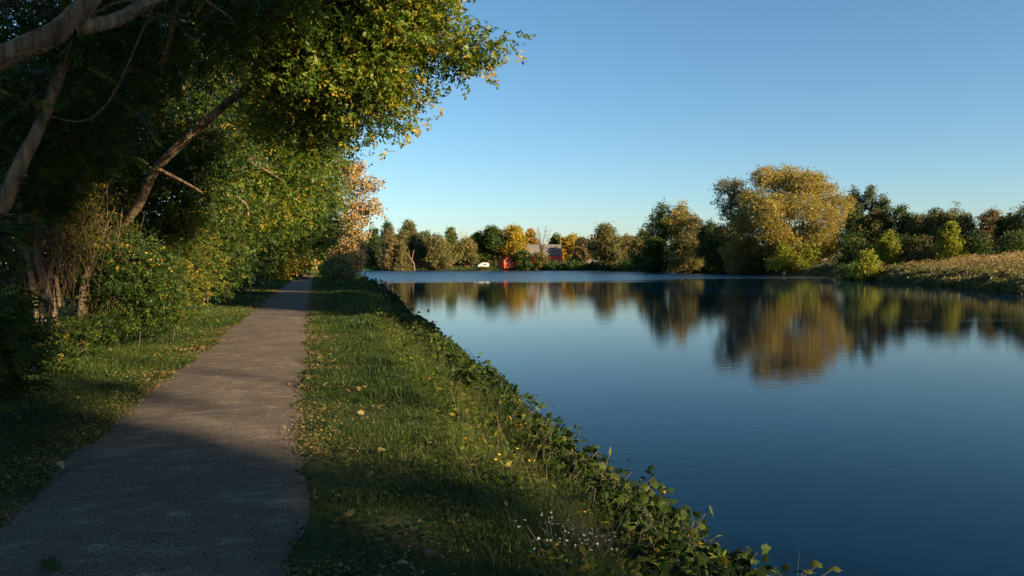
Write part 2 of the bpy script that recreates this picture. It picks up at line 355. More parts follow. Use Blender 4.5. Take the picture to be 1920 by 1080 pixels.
# ------------------------------------------------------------------ grass, litter
GRASS = leaf_mat('grass_blades', [(0, (.02, .042, .008)), (.5, (.042, .078, .012)), (.85, (.085, .11, .018)), (1, (.24, .19, .07))], .3, .3)
LONG = leaf_mat('long_grass', [(0, (.04, .075, .014)), (.6, (.09, .13, .022)), (1, (.20, .17, .06))], .35, .3)
DRY = leaf_mat('dry_weeds', [(0, (.08, .065, .03)), (.5, (.17, .12, .055)), (1, (.30, .22, .11))], .3, .2)
LIT = leaf_mat('fallen_leaf', [(0, (.10, .055, .02)), (.35, (.19, .13, .05)), (.7, (.28, .22, .08)), (.93, (.30, .14, .06)), (1, (.12, .14, .03))], .2, .2)
def sample_strip(n, y0, y1, power, xf):
    """points with density falling off with distance"""
    u = rng.random(n); y = (y0**(1-power)+u*(y1**(1-power)-y0**(1-power)))**(1/(1-power))
    return xf(y, rng.random(n)), y
def blades(nb, xs, ys, h, bend, width=.035, tint=.5, tj=.2, out=None, lean=.35):
    for k in range(nb):
        sel = np.arange(len(xs)) % nb == k; n = sel.sum()
        if not n: continue
        pos = np.stack([xs[sel], ys[sel], gz(xs[sel], ys[sel])-.01], -1)
        sc_ = h[sel] if np.ndim(h) else uni(.6, 1.25, n)*h
        wd = width*(1+.04*np.minimum(ys[sel], 60).mean()*0)
        V, Fc, t = scatter(T_blade(bend*(.4+.5*k), wd), pos, uni(0, 2*np.pi, n), rng.normal(size=n)*lean*.6, rng.normal(size=n)*lean*.6, sc_, tint[sel] if np.ndim(tint) else tint, tj)
        out.add(V, Fc, t)
g1 = NP()
def lx(y, u): l, r = path_edges(y); return l+.09*rng.random(len(y))*(rng.random(len(y)) < .5)-(u**1.2)*3.4
def rx(y, u): l, r = path_edges(y); return r-.10*rng.random(len(y))*(rng.random(len(y)) < .5)+u*(np.interp(y, LAKE[:12, 1], LAKE[:12, 0])-r-.4)
# wider blades further off stand for several
for (y0, y1, nl, nr, hh, w) in [(3.2, 9, 52000, 62000, .055, .09), (9, 20, 60000, 60000, .065, .13), (20, 55, 45000, 40000, .085, .24), (55, 215, 30000, 24000, .15, .4)]:
    x, y = sample_strip(nl, y0, y1, 1.6, lx); tn = .45+.25*vn(x, y, 1.5, 3)+.15*vn(x, y, .4, 8)
    edge = np.abs(x-path_edges(y)[0]); keep = rng.random(len(x)) < np.clip(.25+edge/.35, 0, 1); x, y, tn = x[keep], y[keep], tn[keep]
    blades(3, x, y, hh*(1+.5*vn(x, y, .8, 2)) * uni(.6, 1.3, len(x)), .7, w, tn, .15, g1)
    x, y = sample_strip(nr, y0, y1, 1.6, rx); tn = .45+.25*vn(x, y, 1.5, 3)+.15*vn(x, y, .4, 8)
    edge = np.abs(x-path_edges(y)[1]); keep = rng.random(len(x)) < np.clip(.25+edge/.35, 0, 1); x, y, tn = x[keep], y[keep], tn[keep]
    hg = hh*(1+.6*vn(x, y, .6, 2)+1.6*sm(.5, 1.8, x+0*y)) * uni(.6, 1.3, len(x))
    blades(3, x, y, hg, .7, w*.8, tn, .15, g1)
tag(g1.build('grass', GRASS), kind='stuff', label='short green grass on both verges of the path')
g2 = NP()
def tx(y, u): s = np.interp(y, LAKE[:12, 1], LAKE[:12, 0]); return s-.2-1.75*u**.9
for (y0, y1, n, hh, w) in [(3, 10, 46000, .20, .013), (10, 28, 36000, .23, .022), (28, 100, 12000, .32, .06)]:
    x, y = sample_strip(n, y0, y1, 1.5, tx); d = vn(x, y, .7, 12)+.5*vn(x, y, .25, 5); keep = d > -.25+.5*rng.normal(size=len(x))*.5
    x, y, d = x[keep], y[keep], d[keep]
    blades(4, x, y, hh*(1+.5*d)*uni(.5, 1.35, len(x)), 1.1, w, .5+.2*vn(x, y, 1, 4), .2, g2, .6)
tag(g2.build('long_grass', LONG), kind='stuff', label='long arching grass on the bank slope above the water')
# fallen leaflets
lt = NP()
for side in (0, 1):
    for (y0, y1, n, s) in [(3, 10, 11000, .024), (10, 30, 9000, .04), (30, 110, 5000, .08)]:
        u = rng.random(n); y = y0*(y1/y0)**u; e = path_edges(y)[side]
        off = rng.exponential(.28 if side == 0 else .24, n)*(1 if side else -1)+rng.normal(size=n)*.07
        x = e+off; keep = rng.random(n) < (.45+.75*vn(x, y, .5, side))*(1 if side == 0 else .7); x, y = x[keep], y[keep]; n = len(x)
        pos = np.stack([x, y, gz(x, y)+.012+rng.random(n)*.03*(1+s*10)], -1)
        V, Fc, t = scatter(T_leaf(.55), pos, uni(0, 6.3, n), rng.normal(size=n)*.3, rng.normal(size=n)*.4, s*uni(.6, 1.5, n), .55, .2); lt.add(V, Fc, t)
n = 140; y = 4*(60/4)**rng.random(n); x = np.where(rng.random(n) < .5, lx(y, rng.random(n)), rx(y, rng.random(n)*.7))
pos = np.stack([x, y, gz(x, y)+.05], -1); V, Fc, t = scatter(T_grape(), pos, uni(0, 6.3, n), rng.normal(size=n)*.3, rng.normal(size=n)*.5, .065*uni(.7, 1.3, n), .4, .3); lt.add(V, Fc, t)
n = 500; y = 3.5*(40/3.5)**rng.random(n); l, r = path_edges(y); x = l+(r-l)*rng.random(n); pos = np.stack([x, y, np.full(n, .05)], -1)
V, Fc, t = scatter(T_leaf(.5), pos, uni(0, 6.3, n), rng.normal(size=n)*.15, rng.normal(size=n)*.2, .03*uni(.5, 1.6, n), .4, .3); lt.add(V, Fc, t)
tag(lt.build('fallen_leaves', LIT), kind='stuff', label='small yellow and brown fallen leaves strewn along the path edges')
# one big green leaf lying on the path
p0 = G(105, 1066, .05); V, Fc, t = scatter(T_grape(), p0[None], np.array([1.9]), np.array([.25]), np.array([.5]), .15, np.array([.4]))
tag(obj('fallen_leaf', mesh('fallen_leaf', V, Fc, {'tint': t}), LM['vine']), 'single large green leaf lying alone on the dark near end of the path', 'leaf')

# ------------------------------------------------------------------ bank vines and herbs
def mound(name, lab, mat, specs, tpl, kind='stuff'):
    o = NP()
    for (y0, y1, n, s, xa, xb, top) in specs:
        y = y0+(y1-y0)*rng.random(n)**1.2; sh = np.interp(y, LAKE[:12, 1], LAKE[:12, 0]); x = sh+xa+(xb-xa)*rng.random(n)
        prof = np.clip(1-((x-sh+.35)/.75)**2, .05, 1); hgt = top*(.55+.45*vn(x*.5, y, .9, 6)+.25*vn(x, y, .3, 1))*prof
        base = np.maximum(gz(x, y), WZ); q = rng.random(n)**.45
        pos = np.stack([x, y, base+hgt*q+.02], -1)
        outw = np.arctan2(rng.normal(size=n)*.9, (x-sh+.4)*2+rng.normal(size=n)*.5)
        V, Fc, t = scatter(tpl, pos, outw, uni(-1.1, .5, n), rng.normal(size=n)*.8, s*uni(.5, 1.5, n), .36+.25*vn(x, y, .8, 9), .17); o.add(V, Fc, t)
    return tag(o.build(name, mat), kind=kind, label=lab)
mound('grape_vines', 'broad leaved vines tumbling down the bank to the water edge', LM['vine'],
      [(3.2, 9, 15000, .055, -1.0, .1, .62), (9, 20, 20000, .065, -1.05, .15, .68), (20, 48, 20000, .105, -1.3, .25, .85), (48, 110, 7000, .26, -1.8, .5, 1.3)], T_grape())
o = NP(); n = 16000; y = 3.2*(60/3.2)**rng.random(n); sh = np.interp(y, LAKE[:12, 1], LAKE[:12, 0]); x = sh-.25-1.7*rng.random(n)**1.3
k = vn(x, y, .55, 21) > -.1; x, y = x[k], y[k]; n = len(x); s = .055*(1+y*.03)
pos = np.stack([x, y, gz(x, y)+.05+.28*rng.random(n)*(1+.6*vn(x, y, .5, 2))], -1)
V, Fc, t = scatter(T_leaf(.42), pos, uni(0, 6.3, n), uni(-.3, .9, n), rng.normal(size=n)*.5, s*uni(.7, 1.5, n), .5+.2*vn(x, y, .7, 1), .18); o.add(V, Fc, t)
tag(o.build('undergrowth', LM['vine']), kind='stuff', label='low broad leaved weeds mixed through the bank grass')
# arching vine shoots along the water edge
vl = NP(); vs_ = NP(); N = 420; y = 3.4*(75/3.4)**rng.random(N); sh = np.interp(y, LAKE[:12, 1], LAKE[:12, 0]); x = sh-.95+.6*rng.random(N); z = np.maximum(gz(x, y), WZ)+.15+.15*rng.random(N)
k_ = 1+.02*y; A0 = np.stack([x, y, z], -1); A1 = A0+np.stack([uni(-.1, .26, N)*k_, rng.normal(size=N)*.25*k_, uni(.08, .36, N)*k_], -1)
V, Fc = twigs(A0, A1, .005, .003, .35); vs_.add(V, Fc); M = N*11; i = np.repeat(np.arange(N), 11); q = uni(.2, 1.05, M)[:, None]
pos = A0[i]*(1-q)+A1[i]*q+rng.normal(size=(M, 3))*.035*k_[i][:, None]; pos[:, 2] += .12*(q*(1-q)*4)[:, 0]*.3
V, Fc, t = scatter(T_grape(), pos, uni(0, 6.3, M), uni(-1.1, .4, M), rng.normal(size=M)*.7, .055*(1+.022*y[i])*uni(.4, 1.35, M), .34, .2); vl.add(V, Fc, t)
tag(vl.build('vine_leaves', LM['vine']), kind='stuff', label='leaves of arching vine shoots along the water edge'); tag(vs_.build('vine_stems', BARKD), kind='stuff', label='thin stems of arching vine shoots along the water edge')
# clover and plantain in the verge turf
o = NP()
for f_ in (lx, rx):
    n = 17000; y = 3.2*(26/3.2)**rng.random(n); x = f_(y, rng.random(n)); k = vn(x, y, .5, 31)+.5*vn(x, y, .17, 2) > -.05; x, y = x[k], y[k]; n = len(x)
    pos = np.stack([x, y, gz(x, y)+.015+.05*rng.random(n)], -1)
    o.add(*scatter(T_leaf(.8), pos, uni(0, 6.3, n), uni(-.3, .6, n), rng.normal(size=n)*.4, .026*(1+y*.05)*uni(.6, 1.5, n), .25+.2*vn(x, y, .4, 1), .15))
tag(o.build('clover', LM['vine']), kind='stuff', label='clover and small broad leaves mixed through the verge turf')
# dry stems
o = NP(); x, y = sample_strip(1500, 3.5, 80, 1.4, lambda y, u: tx(y, u*.8)); k = vn(x, y, .8, 33) > .1; x, y = x[k], y[k]
blades(3, x, y, uni(.25, .6, len(x)), .35, .015, .5, .25, o, .3)
tag(o.build('dry_stems', DRY), kind='stuff', label='thin dry seed stems standing in the bank grass')
def herb(name, lab, cat, x, y, h, nst, ls, nl, lm, flower=None, nf=0, fs=.02, spread=.2):
    z = gz1(x, y); e = empty(name, (x, y, z), lab, cat); st = NP(); lf = NP(); fl = NP()
    a = uni(0, 6.3, nst); ln = uni(.1, 1, nst)*spread; P0 = np.stack([ln*.4*np.cos(a), ln*.4*np.sin(a), 0*a], -1); P1 = np.stack([ln*1.6*np.cos(a), ln*1.6*np.sin(a), h*uni(.65, 1.1, nst)], -1)
    V, Fc = twigs(P0, P1, .005, .0025, .1); st.add(V, Fc); st.build('stems', BARKD if lm != 'ygreen' else LM['ygreen'], e)
    i = rng.integers(0, nst, nl); q = uni(.15, 1, nl)[:, None]; pos = P0[i]*(1-q)+P1[i]*q+rng.normal(size=(nl, 3))*.008
    V, Fc, t = scatter(T_leaf(.32), pos, uni(0, 6.3, nl), uni(-.3, .7, nl), rng.normal(size=nl)*.3, ls*uni(.6, 1.2, nl), .5, .2); lf.add(V, Fc, t); lf.build('leaves', LM[lm], e)
    if flower:
        i = rng.integers(0, nst, nf); pos = P1[i]+rng.normal(size=(nf, 3))*np.array([.05, .05, .03])
        ico = MB()
        for k in range(5):
            a0 = k*1.2566; c, s_ = math.cos(a0)*fs, math.sin(a0)*fs
            ico.add([(0, 0, 0), (c-s_*.4, s_+c*.4, fs*.35), (c*1.15, s_*1.15, fs*.3), (c+s_*.4, s_-c*.4, fs*.35)], [(0, 1, 2, 3)])
        f0 = ico.build('flower', flower, e)
        for k, p in enumerate(pos):
            f = f0 if k == 0 else f0.copy()
            if k: C.objects.link(f); f.parent = e
            f.location = p; f.rotation_euler = (rng.normal()*.4, rng.normal()*.4, rng.uniform(0, 6)); f.scale = (rng.uniform(.8, 1.3),)*3
    return e
YF = noise_mat('yellow_petals', (.60, .42, .02), (.75, .55, .03), 20, .6, bump=0); WF = noise_mat('white_petals', (.55, .55, .52), (.75, .75, .72), 20, .6, bump=0)
for px, py, h, lab in [(905, 905, .32, 'yellow flowered weed in the long grass, left one of the bright pair'), (960, 912, .30, 'yellow flowered weed in the long grass, right one of the bright pair'), (1065, 955, .3, 'lone yellow flowered stalk nearer the vines')]:
    p = G(px, py, -.12); herb('yellow_wildflower', lab, 'wildflower', p[0], p[1], h, 9 if px < 1000 else 3, .06, 60 if px < 1000 else 20, 'vine', YF, 10 if px < 1000 else 2, .0095, .16)
for px, py, n, lab in [(1050, 1075, 60, 'white aster clump at the bottom edge of the bank'), (1090, 1040, 50, 'white aster clump just above the bottom one in the grass'), (1160, 1010, 22, 'small white aster clump beside the vine leaves')]:
    p = G(px, py+25, -.2); herb('white_aster', lab, 'wildflower', p[0], p[1], .3, 12, .03, 120, 'vine', WF, n, .006, .15)
p = G(1265, 1075, -.45); herb('sapling', 'bright yellow green leafy sapling in the sun on the near bank', 'plant', p[0], p[1], .42, 16, .085, 420, 'ygreen', spread=.22)
p = G(1340, 1100, -.55); herb('sapling', 'low yellow green sapling beside the taller one near the water', 'plant', p[0], p[1], .33, 12, .08, 240, 'ygreen', spread=.2)
# overhanging grape shoot at the bottom
e = empty('vine_shoot', G(1480, 1130, -.6), 'vine shoot with a few large sunlit leaves hanging over the water', 'vine'); o = NP(); s = NP(); b0 = np.array(e.location)
tips = np.array([G(px, py, z) for px, py, z in [(1505, 1070, -.45), (1530, 1062, -.42), (1560, 1068, -.42), (1440, 1068, -.45), (1415, 1075, -.4)]])-b0
V, Fc = twigs(np.zeros((5, 3)), tips, .005, .003); s.add(V, Fc); s.build('stem', BARKD, e)
V, Fc, t = scatter(T_grape(), tips, uni(-1, 1, 5), uni(-.3, .3, 5), uni(-.3, .3, 5), .11*uni(.8, 1.2, 5), .75, .08); o.add(V, Fc, t); o.build('leaves', LM['vine'], e)

# ------------------------------------------------------------------ trees
LEAF = T_leaf(.55); SPR = [T_spray(k) for k in range(4)]; PIN = T_pinnate(6); CL = [T_clump(4, s) for s in range(4)]
def tree(name, lab, base, trunk, limbs, blobs, n_cl, per, cr, tpl, ls, lm, bark=BARK, cat='tree', group=None, twig=.012, shell=.35, droop=0., tint0=.5, tj=.14, cj=.2, sides=8, jit=.04, flat=.7):
    """trunk and limbs: lists of (points, r0, r1); blobs: (centre, radii, weight)"""
    base = np.array(base, float); e = empty(name, base, lab, cat, group); tk = NP(); nodes = []
    for pts, r0, r1 in trunk+limbs:
        q = spline(np.array(pts, float)-base, 6); rr = r0+(r1-r0)*np.linspace(0, 1, len(q))**.8
        V, Fc = tube_np(q, rr, sides, jit); tk.add(V, Fc); nodes.append(q[len(q)//4:])
    if blobs:
        cs = np.array([b[0] for b in blobs], float)-base; rs = np.array([b[1] for b in blobs], float)
        w = np.array([(b[2] if len(b) > 2 else 1)*(np.prod(b[1])**(2/3)) for b in blobs]); w /= w.sum()
        i = rng.choice(len(blobs), n_cl, p=w); v = rng.normal(size=(n_cl, 3)); v /= np.linalg.norm(v, axis=1)[:, None]
        rad = (shell+(1-shell)*rng.random(n_cl))**.6; cc = cs[i]+v*rs[i]*rad[:, None]
        nd = np.vstack(nodes)
        # limb to each blob centre, twig to each clump
        for c, r in zip(cs, rs):
            d = np.linalg.norm(nd-c, axis=1); k = d.argmin()
            if d[k] > .25*r.mean():
                p = nd[k]; m_ = (p+c)/2+rng.normal(size=3)*d[k]*.08; m_[2] -= d[k]*.06
                q = spline([p, m_, c], 5); V, Fc = tube_np(q, np.linspace(min(max(twig*2.2, d[k]*.010), (.03 if 'locust' in name else .013) if twig < .012 else .2), twig, len(q)), 5); tk.add(V, Fc); nodes.append(q)
        nd = np.vstack(nodes); near = np.empty(n_cl, int)
        for a in range(0, n_cl, 500): near[a:a+500] = ((cc[a:a+500, None]-nd[None])**2).sum(-1).argmin(1)
        V, Fc = twigs(nd[near], cc, twig, twig*.3, .2); tk.add(V, Fc)
        if per:
            N = n_cl*per; ci = np.repeat(np.arange(n_cl), per); off = rng.normal(size=(N, 3))*cr*np.array([1, 1, flat]); off[:, 2] -= droop*np.abs(rng.normal(size=N))*cr
            pos = cc[ci]+off; out = np.arctan2(off[:, 1], off[:, 0])+rng.normal(size=N)*.8
            ct = rng.normal(size=n_cl)*cj; tn = tint0+ct[ci]
            cw = NP()
            if tpl is SPR:
                for k, tp in enumerate(tpl):
                    s_ = slice(k, None, 4); M = len(pos[s_])
                    cw.add(*scatter(tp, pos[s_], out[s_], uni(-1., .5, M), rng.normal(size=M)*.7, ls*uni(.65, 1.35, M), tn[s_], tj, .05))
            elif isinstance(tpl, list):
                for k, tp in enumerate(tpl):
                    s_ = slice(k, None, len(tpl)); M = len(pos[s_])
                    cw.add(*scatter(tp, pos[s_], uni(0, 6.3, M), uni(-1.5, 1.5, M), uni(-3, 3, M), ls*uni(.6, 1.4, M), tn[s_], tj))
            else:
                cw.add(*scatter(tpl, pos, out, uni(-.8, .45, N)-droop*.4, rng.normal(size=N)*.5, ls*uni(.65, 1.35, N), tn, tj))
            cw.build('crown', LM[lm], e)
    tk.build('trunk', bark, e, smooth=True)
    return e

# ---- far and middle trees from a table
def wood(kind, lab, px, top, wpx, d, lm, seed=0, dens=1.0, bark=BARKD, base_off=0.0, low=None, cat='tree', name=None, group=None):
    global rng
    rng = np.random.default_rng(int(px*7+top*13+seed))
    b = P(px, 496, d); bx, by = b[0], b[1]; bz = gz1(bx, by); base = np.array([bx, by, bz-.15])
    ztop = P(px, top, d)[2]; H = ztop-base[2]; Wd = wpx/F*d/2
    ls = max(.70*d/330, .30); tpl = CL; blobs = []; trunk = []; limbs = []; r0 = .018*H+.05
    if kind == 'conifer':
        trunk = [([base, base+[0, 0, H*.5], base+[0, 0, H*.97]], r0, .03)]
        for t in np.linspace(.12 if low is None else low, .97, 11):
            rr = Wd*(1-t)**.7*1.05+.25; k = 1 if rr < 1 else 4
            for a in np.linspace(0, 6.28, k, endpoint=False)+t*20:
                blobs.append((base+[math.cos(a)*rr*.5*(k > 1), math.sin(a)*rr*.5*(k > 1), H*t], (rr*.55, rr*.55, H*.055)))
        n_cl = int(480*dens); per = 7; cr = .05*H*.6
    elif kind == 'bare':
        for k in range(7):
            a = k/7*6.28+rng.random(); q = rng.uniform(.3, 1)
            limbs.append(([base+[0, 0, H*.25*(k > 3)], base+[math.cos(a)*Wd*.3*q, math.sin(a)*Wd*.3*q, H*.55], base+[math.cos(a)*Wd*q, math.sin(a)*Wd*q, H*rng.uniform(.82, 1)]], r0*.5, .03))
        trunk = [([base, base+[.1, 0, H*.3], base+[0, .1, H*.7]], r0, .05)]
        blobs = [(base+[0, 0, H*.72], (Wd, Wd, H*.27))]; n_cl = int(260*dens); per = 0; cr = 1
    else:
        lo = {'round': .16, 'bush': .0, 'willow': .02, 'poplar': .2, 'tall': .3, 'open': .35}[kind] if low is None else low
        nb = {'round': 11, 'bush': 7, 'willow': 12, 'poplar': 9, 'tall': 10, 'open': 9}[kind]*3//2
        for k in range(nb):
            t = lo+.1+(.86-lo-.1)*(k+.5)/nb if nb > 1 else .5
            prof = math.sin(math.pi*min(1, max(.08, ((t-lo)/(1-lo))))**.8)
            if kind == 'poplar': prof = .7+.3*prof
            if kind in ('willow', 'bush'): prof = math.sqrt(max(.15, 1-t*t))
            a = k*2.4+rng.random(); q = rng.uniform(.25, .85)*prof
            rr = Wd*rng.uniform(.24, .52)*(.6+.4*prof)
            hz = min(H*(1-lo)/nb*2.0, rr*1.3) if kind != 'poplar' else H/nb*1.1
            blobs.append((base+[math.cos(a)*Wd*q, math.sin(a)*Wd*q, min(H*t, H-hz*.9)], (rr, rr, hz)))
        blobs.append((base+[rng.normal()*Wd*.15, 0, H*.9], (Wd*.35, Wd*.35, H*.10)))
        blobs.append((base+[0, 0, H*(lo+.25)], (Wd*.5, Wd*.5, H*.2)))
        lean = rng.normal(size=2)*.04*H
        if kind != 'bush': trunk = [([base, base+[lean[0]*.3, lean[1]*.3, H*.35], base+[lean[0], lean[1], H*.8]], r0, .06)]
        else: trunk = [([base, base+[0.1, 0, H*.3], base+[0.1, .1, H*.6]], .06, .03)]
        n_cl = int((470 if kind != 'bush' else 130)*dens*(.75 if kind == 'open' else 1)); per = 8; cr = max(.35, Wd*.13)
    return tree(name or {'conifer': 'pine_tree', 'bare': 'bare_tree', 'bush': 'bush', 'willow': 'willow_tree', 'poplar': 'poplar_tree'}.get(kind, 'tree'), lab, base, trunk, limbs, blobs, n_cl, per, cr, tpl, ls, lm or 'dark', bark, cat=cat, group=group, twig=.02 if d > 150 else .015, shell=.3, sides=6, jit=0, cj=.2, tj=.15)
FAR = [
 ('conifer', 'dark green pine, left end of the far shore behind the orange leaves', 700, 425, 66, 345, 'needle', 1.7),
 ('conifer', 'tallest dark pine behind the thin browned spruce on the far shore', 727, 414, 62, 350, 'needle', 1.8),
 ('conifer', 'browned half dead spruce with bare lower trunk by the far lawn', 733, 430, 48, 330, 'brown', .8),
 ('conifer', 'olive pine with two pale trunks beside the far lawn', 753, 452, 42, 328, 'olive', .9),
 ('round', 'tall far tree, green below with rusty top, above the brick house', 766, 414, 52, 352, 'rust', 1),
 ('round', 'greyish olive far tree right of the brick house', 800, 433, 46, 345, 'grey', 1),
 ('willow', 'olive brown willow reaching down to the far waterline', 822, 442, 66, 334, 'olive', 1.2),
 ('conifer', 'light green pine rising behind the olive willow', 845, 423, 46, 352, 'green', 1.1),
 ('bare', 'pale leafless tree fanning above the far treeline', 869, 424, 30, 362, None, 1),
 ('round', 'olive green round tree left of the white camper', 872, 447, 50, 342, 'olive', 1.1),
 ('round', 'dark green tree above the white camper', 896, 434, 44, 350, 'dark', 1.2),
 ('round', 'broad dark green tree between the camper and the yellow tree', 926, 425, 60, 346, 'dark', 1.4),
 ('round', 'bright yellow tree above the red shed', 966, 422, 54, 345, 'yellow', 1.3),
 ('round', 'ochre brown tree behind the left part of the barn roof', 994, 430, 36, 380, 'ochre', 1),
 ('bare', 'dark thin leafed tree standing before the barn roof', 1015, 420, 44, 342, None, 1.2),
 ('bush', 'dark rounded bush before the left end of the barn', 982, 470, 46, 337, 'dark', 1.6),
 ('bush', 'dark reddish bush before the barn wall', 1014, 474, 38, 336, 'rust', 1.4),
 ('round', 'small green tree right of the barn pole', 1043, 439, 38, 385, 'green', 1),
 ('round', 'golden yellow tree just right of the barn', 1066, 440, 46, 380, 'yellow', 1),
 ('round', 'thin brown tree right of the golden one on the far field', 1092, 446, 38, 360, 'brown', .9),
 ('round', 'broad green brown tree standing alone above the far hedge', 1136, 420, 74, 300, 'rust', 1.3),
 ('round', 'pale brown tree in the gap right of the lone broad tree', 1178, 440, 46, 330, 'brown', 1),
 ('round', 'olive tree low in the gap before the gold topped trees', 1200, 436, 46, 300, 'olive', 1),
 ('open', 'left gold topped open crowned tree over the dark thicket', 1236, 380, 70, 245, 'green', 1.2),
 ('open', 'right gold topped tree leaning over the dark thicket', 1272, 378, 62, 242, 'cotton', 1),
 ('round', 'brownish tree in the thicket right of the gold topped pair', 1302, 404, 52, 235, 'rust', 1),
 ('round', 'dark green tree joining the thicket to the big cottonwood', 1332, 414, 60, 225, 'dark', 1.3),
 ('round', 'low dark olive tree filling the thicket below the gold tops', 1226, 446, 70, 238, 'dark', 1.5),
 ('round', 'low brown green tree in the middle of the thicket', 1285, 440, 76, 225, 'olive', 1.5),
 ('round', 'low dark tree under the left side of the big cottonwood', 1350, 425, 80, 210, 'dark', 1.6),
 ('willow', 'dark shrubby tree touching the water left of the cottonwood', 1400, 450, 80, 198, 'olive', 1.5),
 ('poplar', 'grey green poplar just right of the big cottonwood', 1598, 350, 46, 215, 'grey', 1.1),
 ('poplar', 'tallest grey green poplar of the three right of the cottonwood', 1628, 346, 50, 212, 'grey', 1.2),
 ('poplar', 'shorter pointed poplar, third from the cottonwood', 1652, 364, 42, 210, 'grey', 1),
 ('round', 'yellow green tree low before the poplars', 1618, 400, 64, 190, 'green', 1.3),
 ('round', 'brown topped tree right below the poplars', 1648, 390, 56, 188, 'rust', 1.2),
 ('round', 'dark green flat topped tree in the right treeline', 1692, 387, 66, 185, 'dark', 1.4),
 ('round', 'red brown tree in the right treeline beside the flat topped one', 1722, 402, 56, 175, 'rust', 1.3),
 ('round', 'dark tree with two small spires in the right treeline', 1745, 391, 56, 180, 'dark', 1.3),
 ('conifer', 'slim dark conifer poking above the right treeline', 1790, 383, 36, 182, 'grey', 1),
 ('round', 'russet tree left of the yellow green cone tree', 1772, 393, 62, 172, 'rust', 1.4),
 ('round', 'brown tree behind the yellow green cone tree', 1808, 400, 60, 168, 'olive', 1.3),
 ('round', 'pale brown topped tree near the right end of the treeline', 1856, 393, 64, 165, 'brown', 1.4),
 ('round', 'dark green tree between the pale brown tree and the frame edge', 1888, 402, 64, 155, 'dark', 1.5),
 ('round', 'tall dark purple brown tree at the right edge of the picture', 1925, 380, 76, 150, 'rust', 1.5),
 ('willow', 'small bright yellow green tree before the dark right treeline', 1664, 432, 42, 160, 'ygreen', .9),
 ('willow', 'yellow green cone shaped tree before the right treeline', 1780, 416, 50, 150, 'ygreen', 1.3),
 ('bush', 'dark bush row left part under the right treeline', 1600, 440, 90, 172, 'dark', 2.2),
 ('bush', 'dark bush under the flat topped tree by the field', 1700, 442, 90, 165, 'dark', 2.2),
 ('bush', 'dark brown bush between the two yellow green trees', 1735, 446, 80, 158, 'rust', 2.0),
 ('bush', 'dark bush right of the yellow green cone tree', 1835, 438, 90, 150, 'dark', 2.2),
 ('bush', 'dark bush at the field top near the frame edge', 1905, 436, 90, 140, 'dark', 2.2),
 ('bush', 'rounded yellow green bush standing on the right bank', 1625, 470, 64, 122, 'ygreen', 1.6),
 ('bush', 'green bush sloping to the water below the rounded one', 1600, 496, 70, 130, 'green', 1.4),
]
for s, (kind, lab, px, top, w, d, lm, dens) in enumerate(FAR):
    wood(kind, lab, px, top, w, d, lm, s, dens, bark=BARKP if kind == 'bare' and px < 900 else BARKD)
rng = np.random.default_rng(50)

# ---- the big cottonwood group
def cottonwood(lab, pxb, d, stems, blobs, lm, n_cl, name='cottonwood_tree', bark=BARKP, ls=.40, cr=.75):
    b = P(pxb, 496, d); base = np.array([b[0], b[1], gz1(b[0], b[1])-.2]); tr = []
    for pts in stems:
        q = [base]+[P(x, y, d+o) for x, y, o in pts]; tr.append((q, .38, .05))
    bl = [(P(x, y, d+o), (rx_/F*d, rx_/F*d*1.0, rz/F*d)) for x, y, o, rx_, rz in blobs]
    tree(name, lab, base, tr[:1], tr[1:], bl, n_cl, 9, cr, CL, ls, lm, bark, twig=.03, shell=.3, sides=7, jit=.03, cj=.16)
cottonwood('huge golden cottonwood with pale fanning limbs on the far bank', 1500, 192,
   [[(1506, 440, 0), (1500, 370, 1), (1490, 320, 0)], [(1490, 440, 2), (1460, 380, 3), (1440, 320, 4)], [(1520, 450, 0), (1545, 400, -2), (1565, 360, -3)], [(1470, 460, 0), (1430, 420, -1), (1400, 370, 0)], [(1530, 465, 0), (1560, 440, -2), (1585, 410, 0)], [(1465, 450, -4), (1445, 415, -5)]],
   [(1435, 335, 0, 28, 22), (1470, 350, 2, 34, 26), (1510, 345, -2, 34, 24), (1550, 365, 0, 30, 24), (1570, 395, 0, 22, 26), (1545, 410, -5, 34, 26), (1500, 390, -6, 36, 28), (1455, 390, -4, 34, 28), (1415, 375, 0, 30, 26), (1405, 415, 2, 28, 26), (1450, 435, -4, 34, 22), (1560, 445, 0, 22, 22), (1500, 440, 2, 34, 24), (1400, 450, 5, 26, 22), (1480, 325, 3, 20, 14), (1530, 338, 3, 18, 14), (1430, 465, 2, 30, 22), (1465, 455, 5, 30, 24), (1375, 470, 6, 26, 22), (1545, 470, 5, 18, 16), (1590, 380, 4, 10, 16), (1575, 430, 0, 16, 16), (1562, 462, 0, 14, 10), (1440, 400, -8, 34, 24), (1480, 462, -4, 30, 20), (1530, 455, -4, 26, 20)], 'cotton', 3400)
cottonwood('grey green tree joined to the left flank of the huge cottonwood', 1390, 205,
   [[(1380, 430, 0), (1368, 380, 0), (1362, 345, 0)], [(1385, 440, 0), (1395, 400, 0), (1400, 360, 0)]],
   [(1358, 352, 0, 18, 15), (1378, 348, 0, 14, 12), (1385, 370, 2, 24, 16), (1372, 395, 0, 24, 20), (1395, 420, 0, 26, 22), (1368, 440, 0, 26, 24), (1345, 375, 0, 8, 6)], 'olive', 620, name='tree')
cottonwood('ivy covered yellow green trunk clump below the huge cottonwood', 1512, 186,
   [[(1514, 480, 0), (1510, 455, 0)]], [(1508, 468, 0, 16, 16), (1522, 482, 0, 18, 20), (1505, 494, 0, 18, 12), (1530, 470, 0, 12, 12)], 'ygreen', 220, name='ivy_clump', cr=.5)
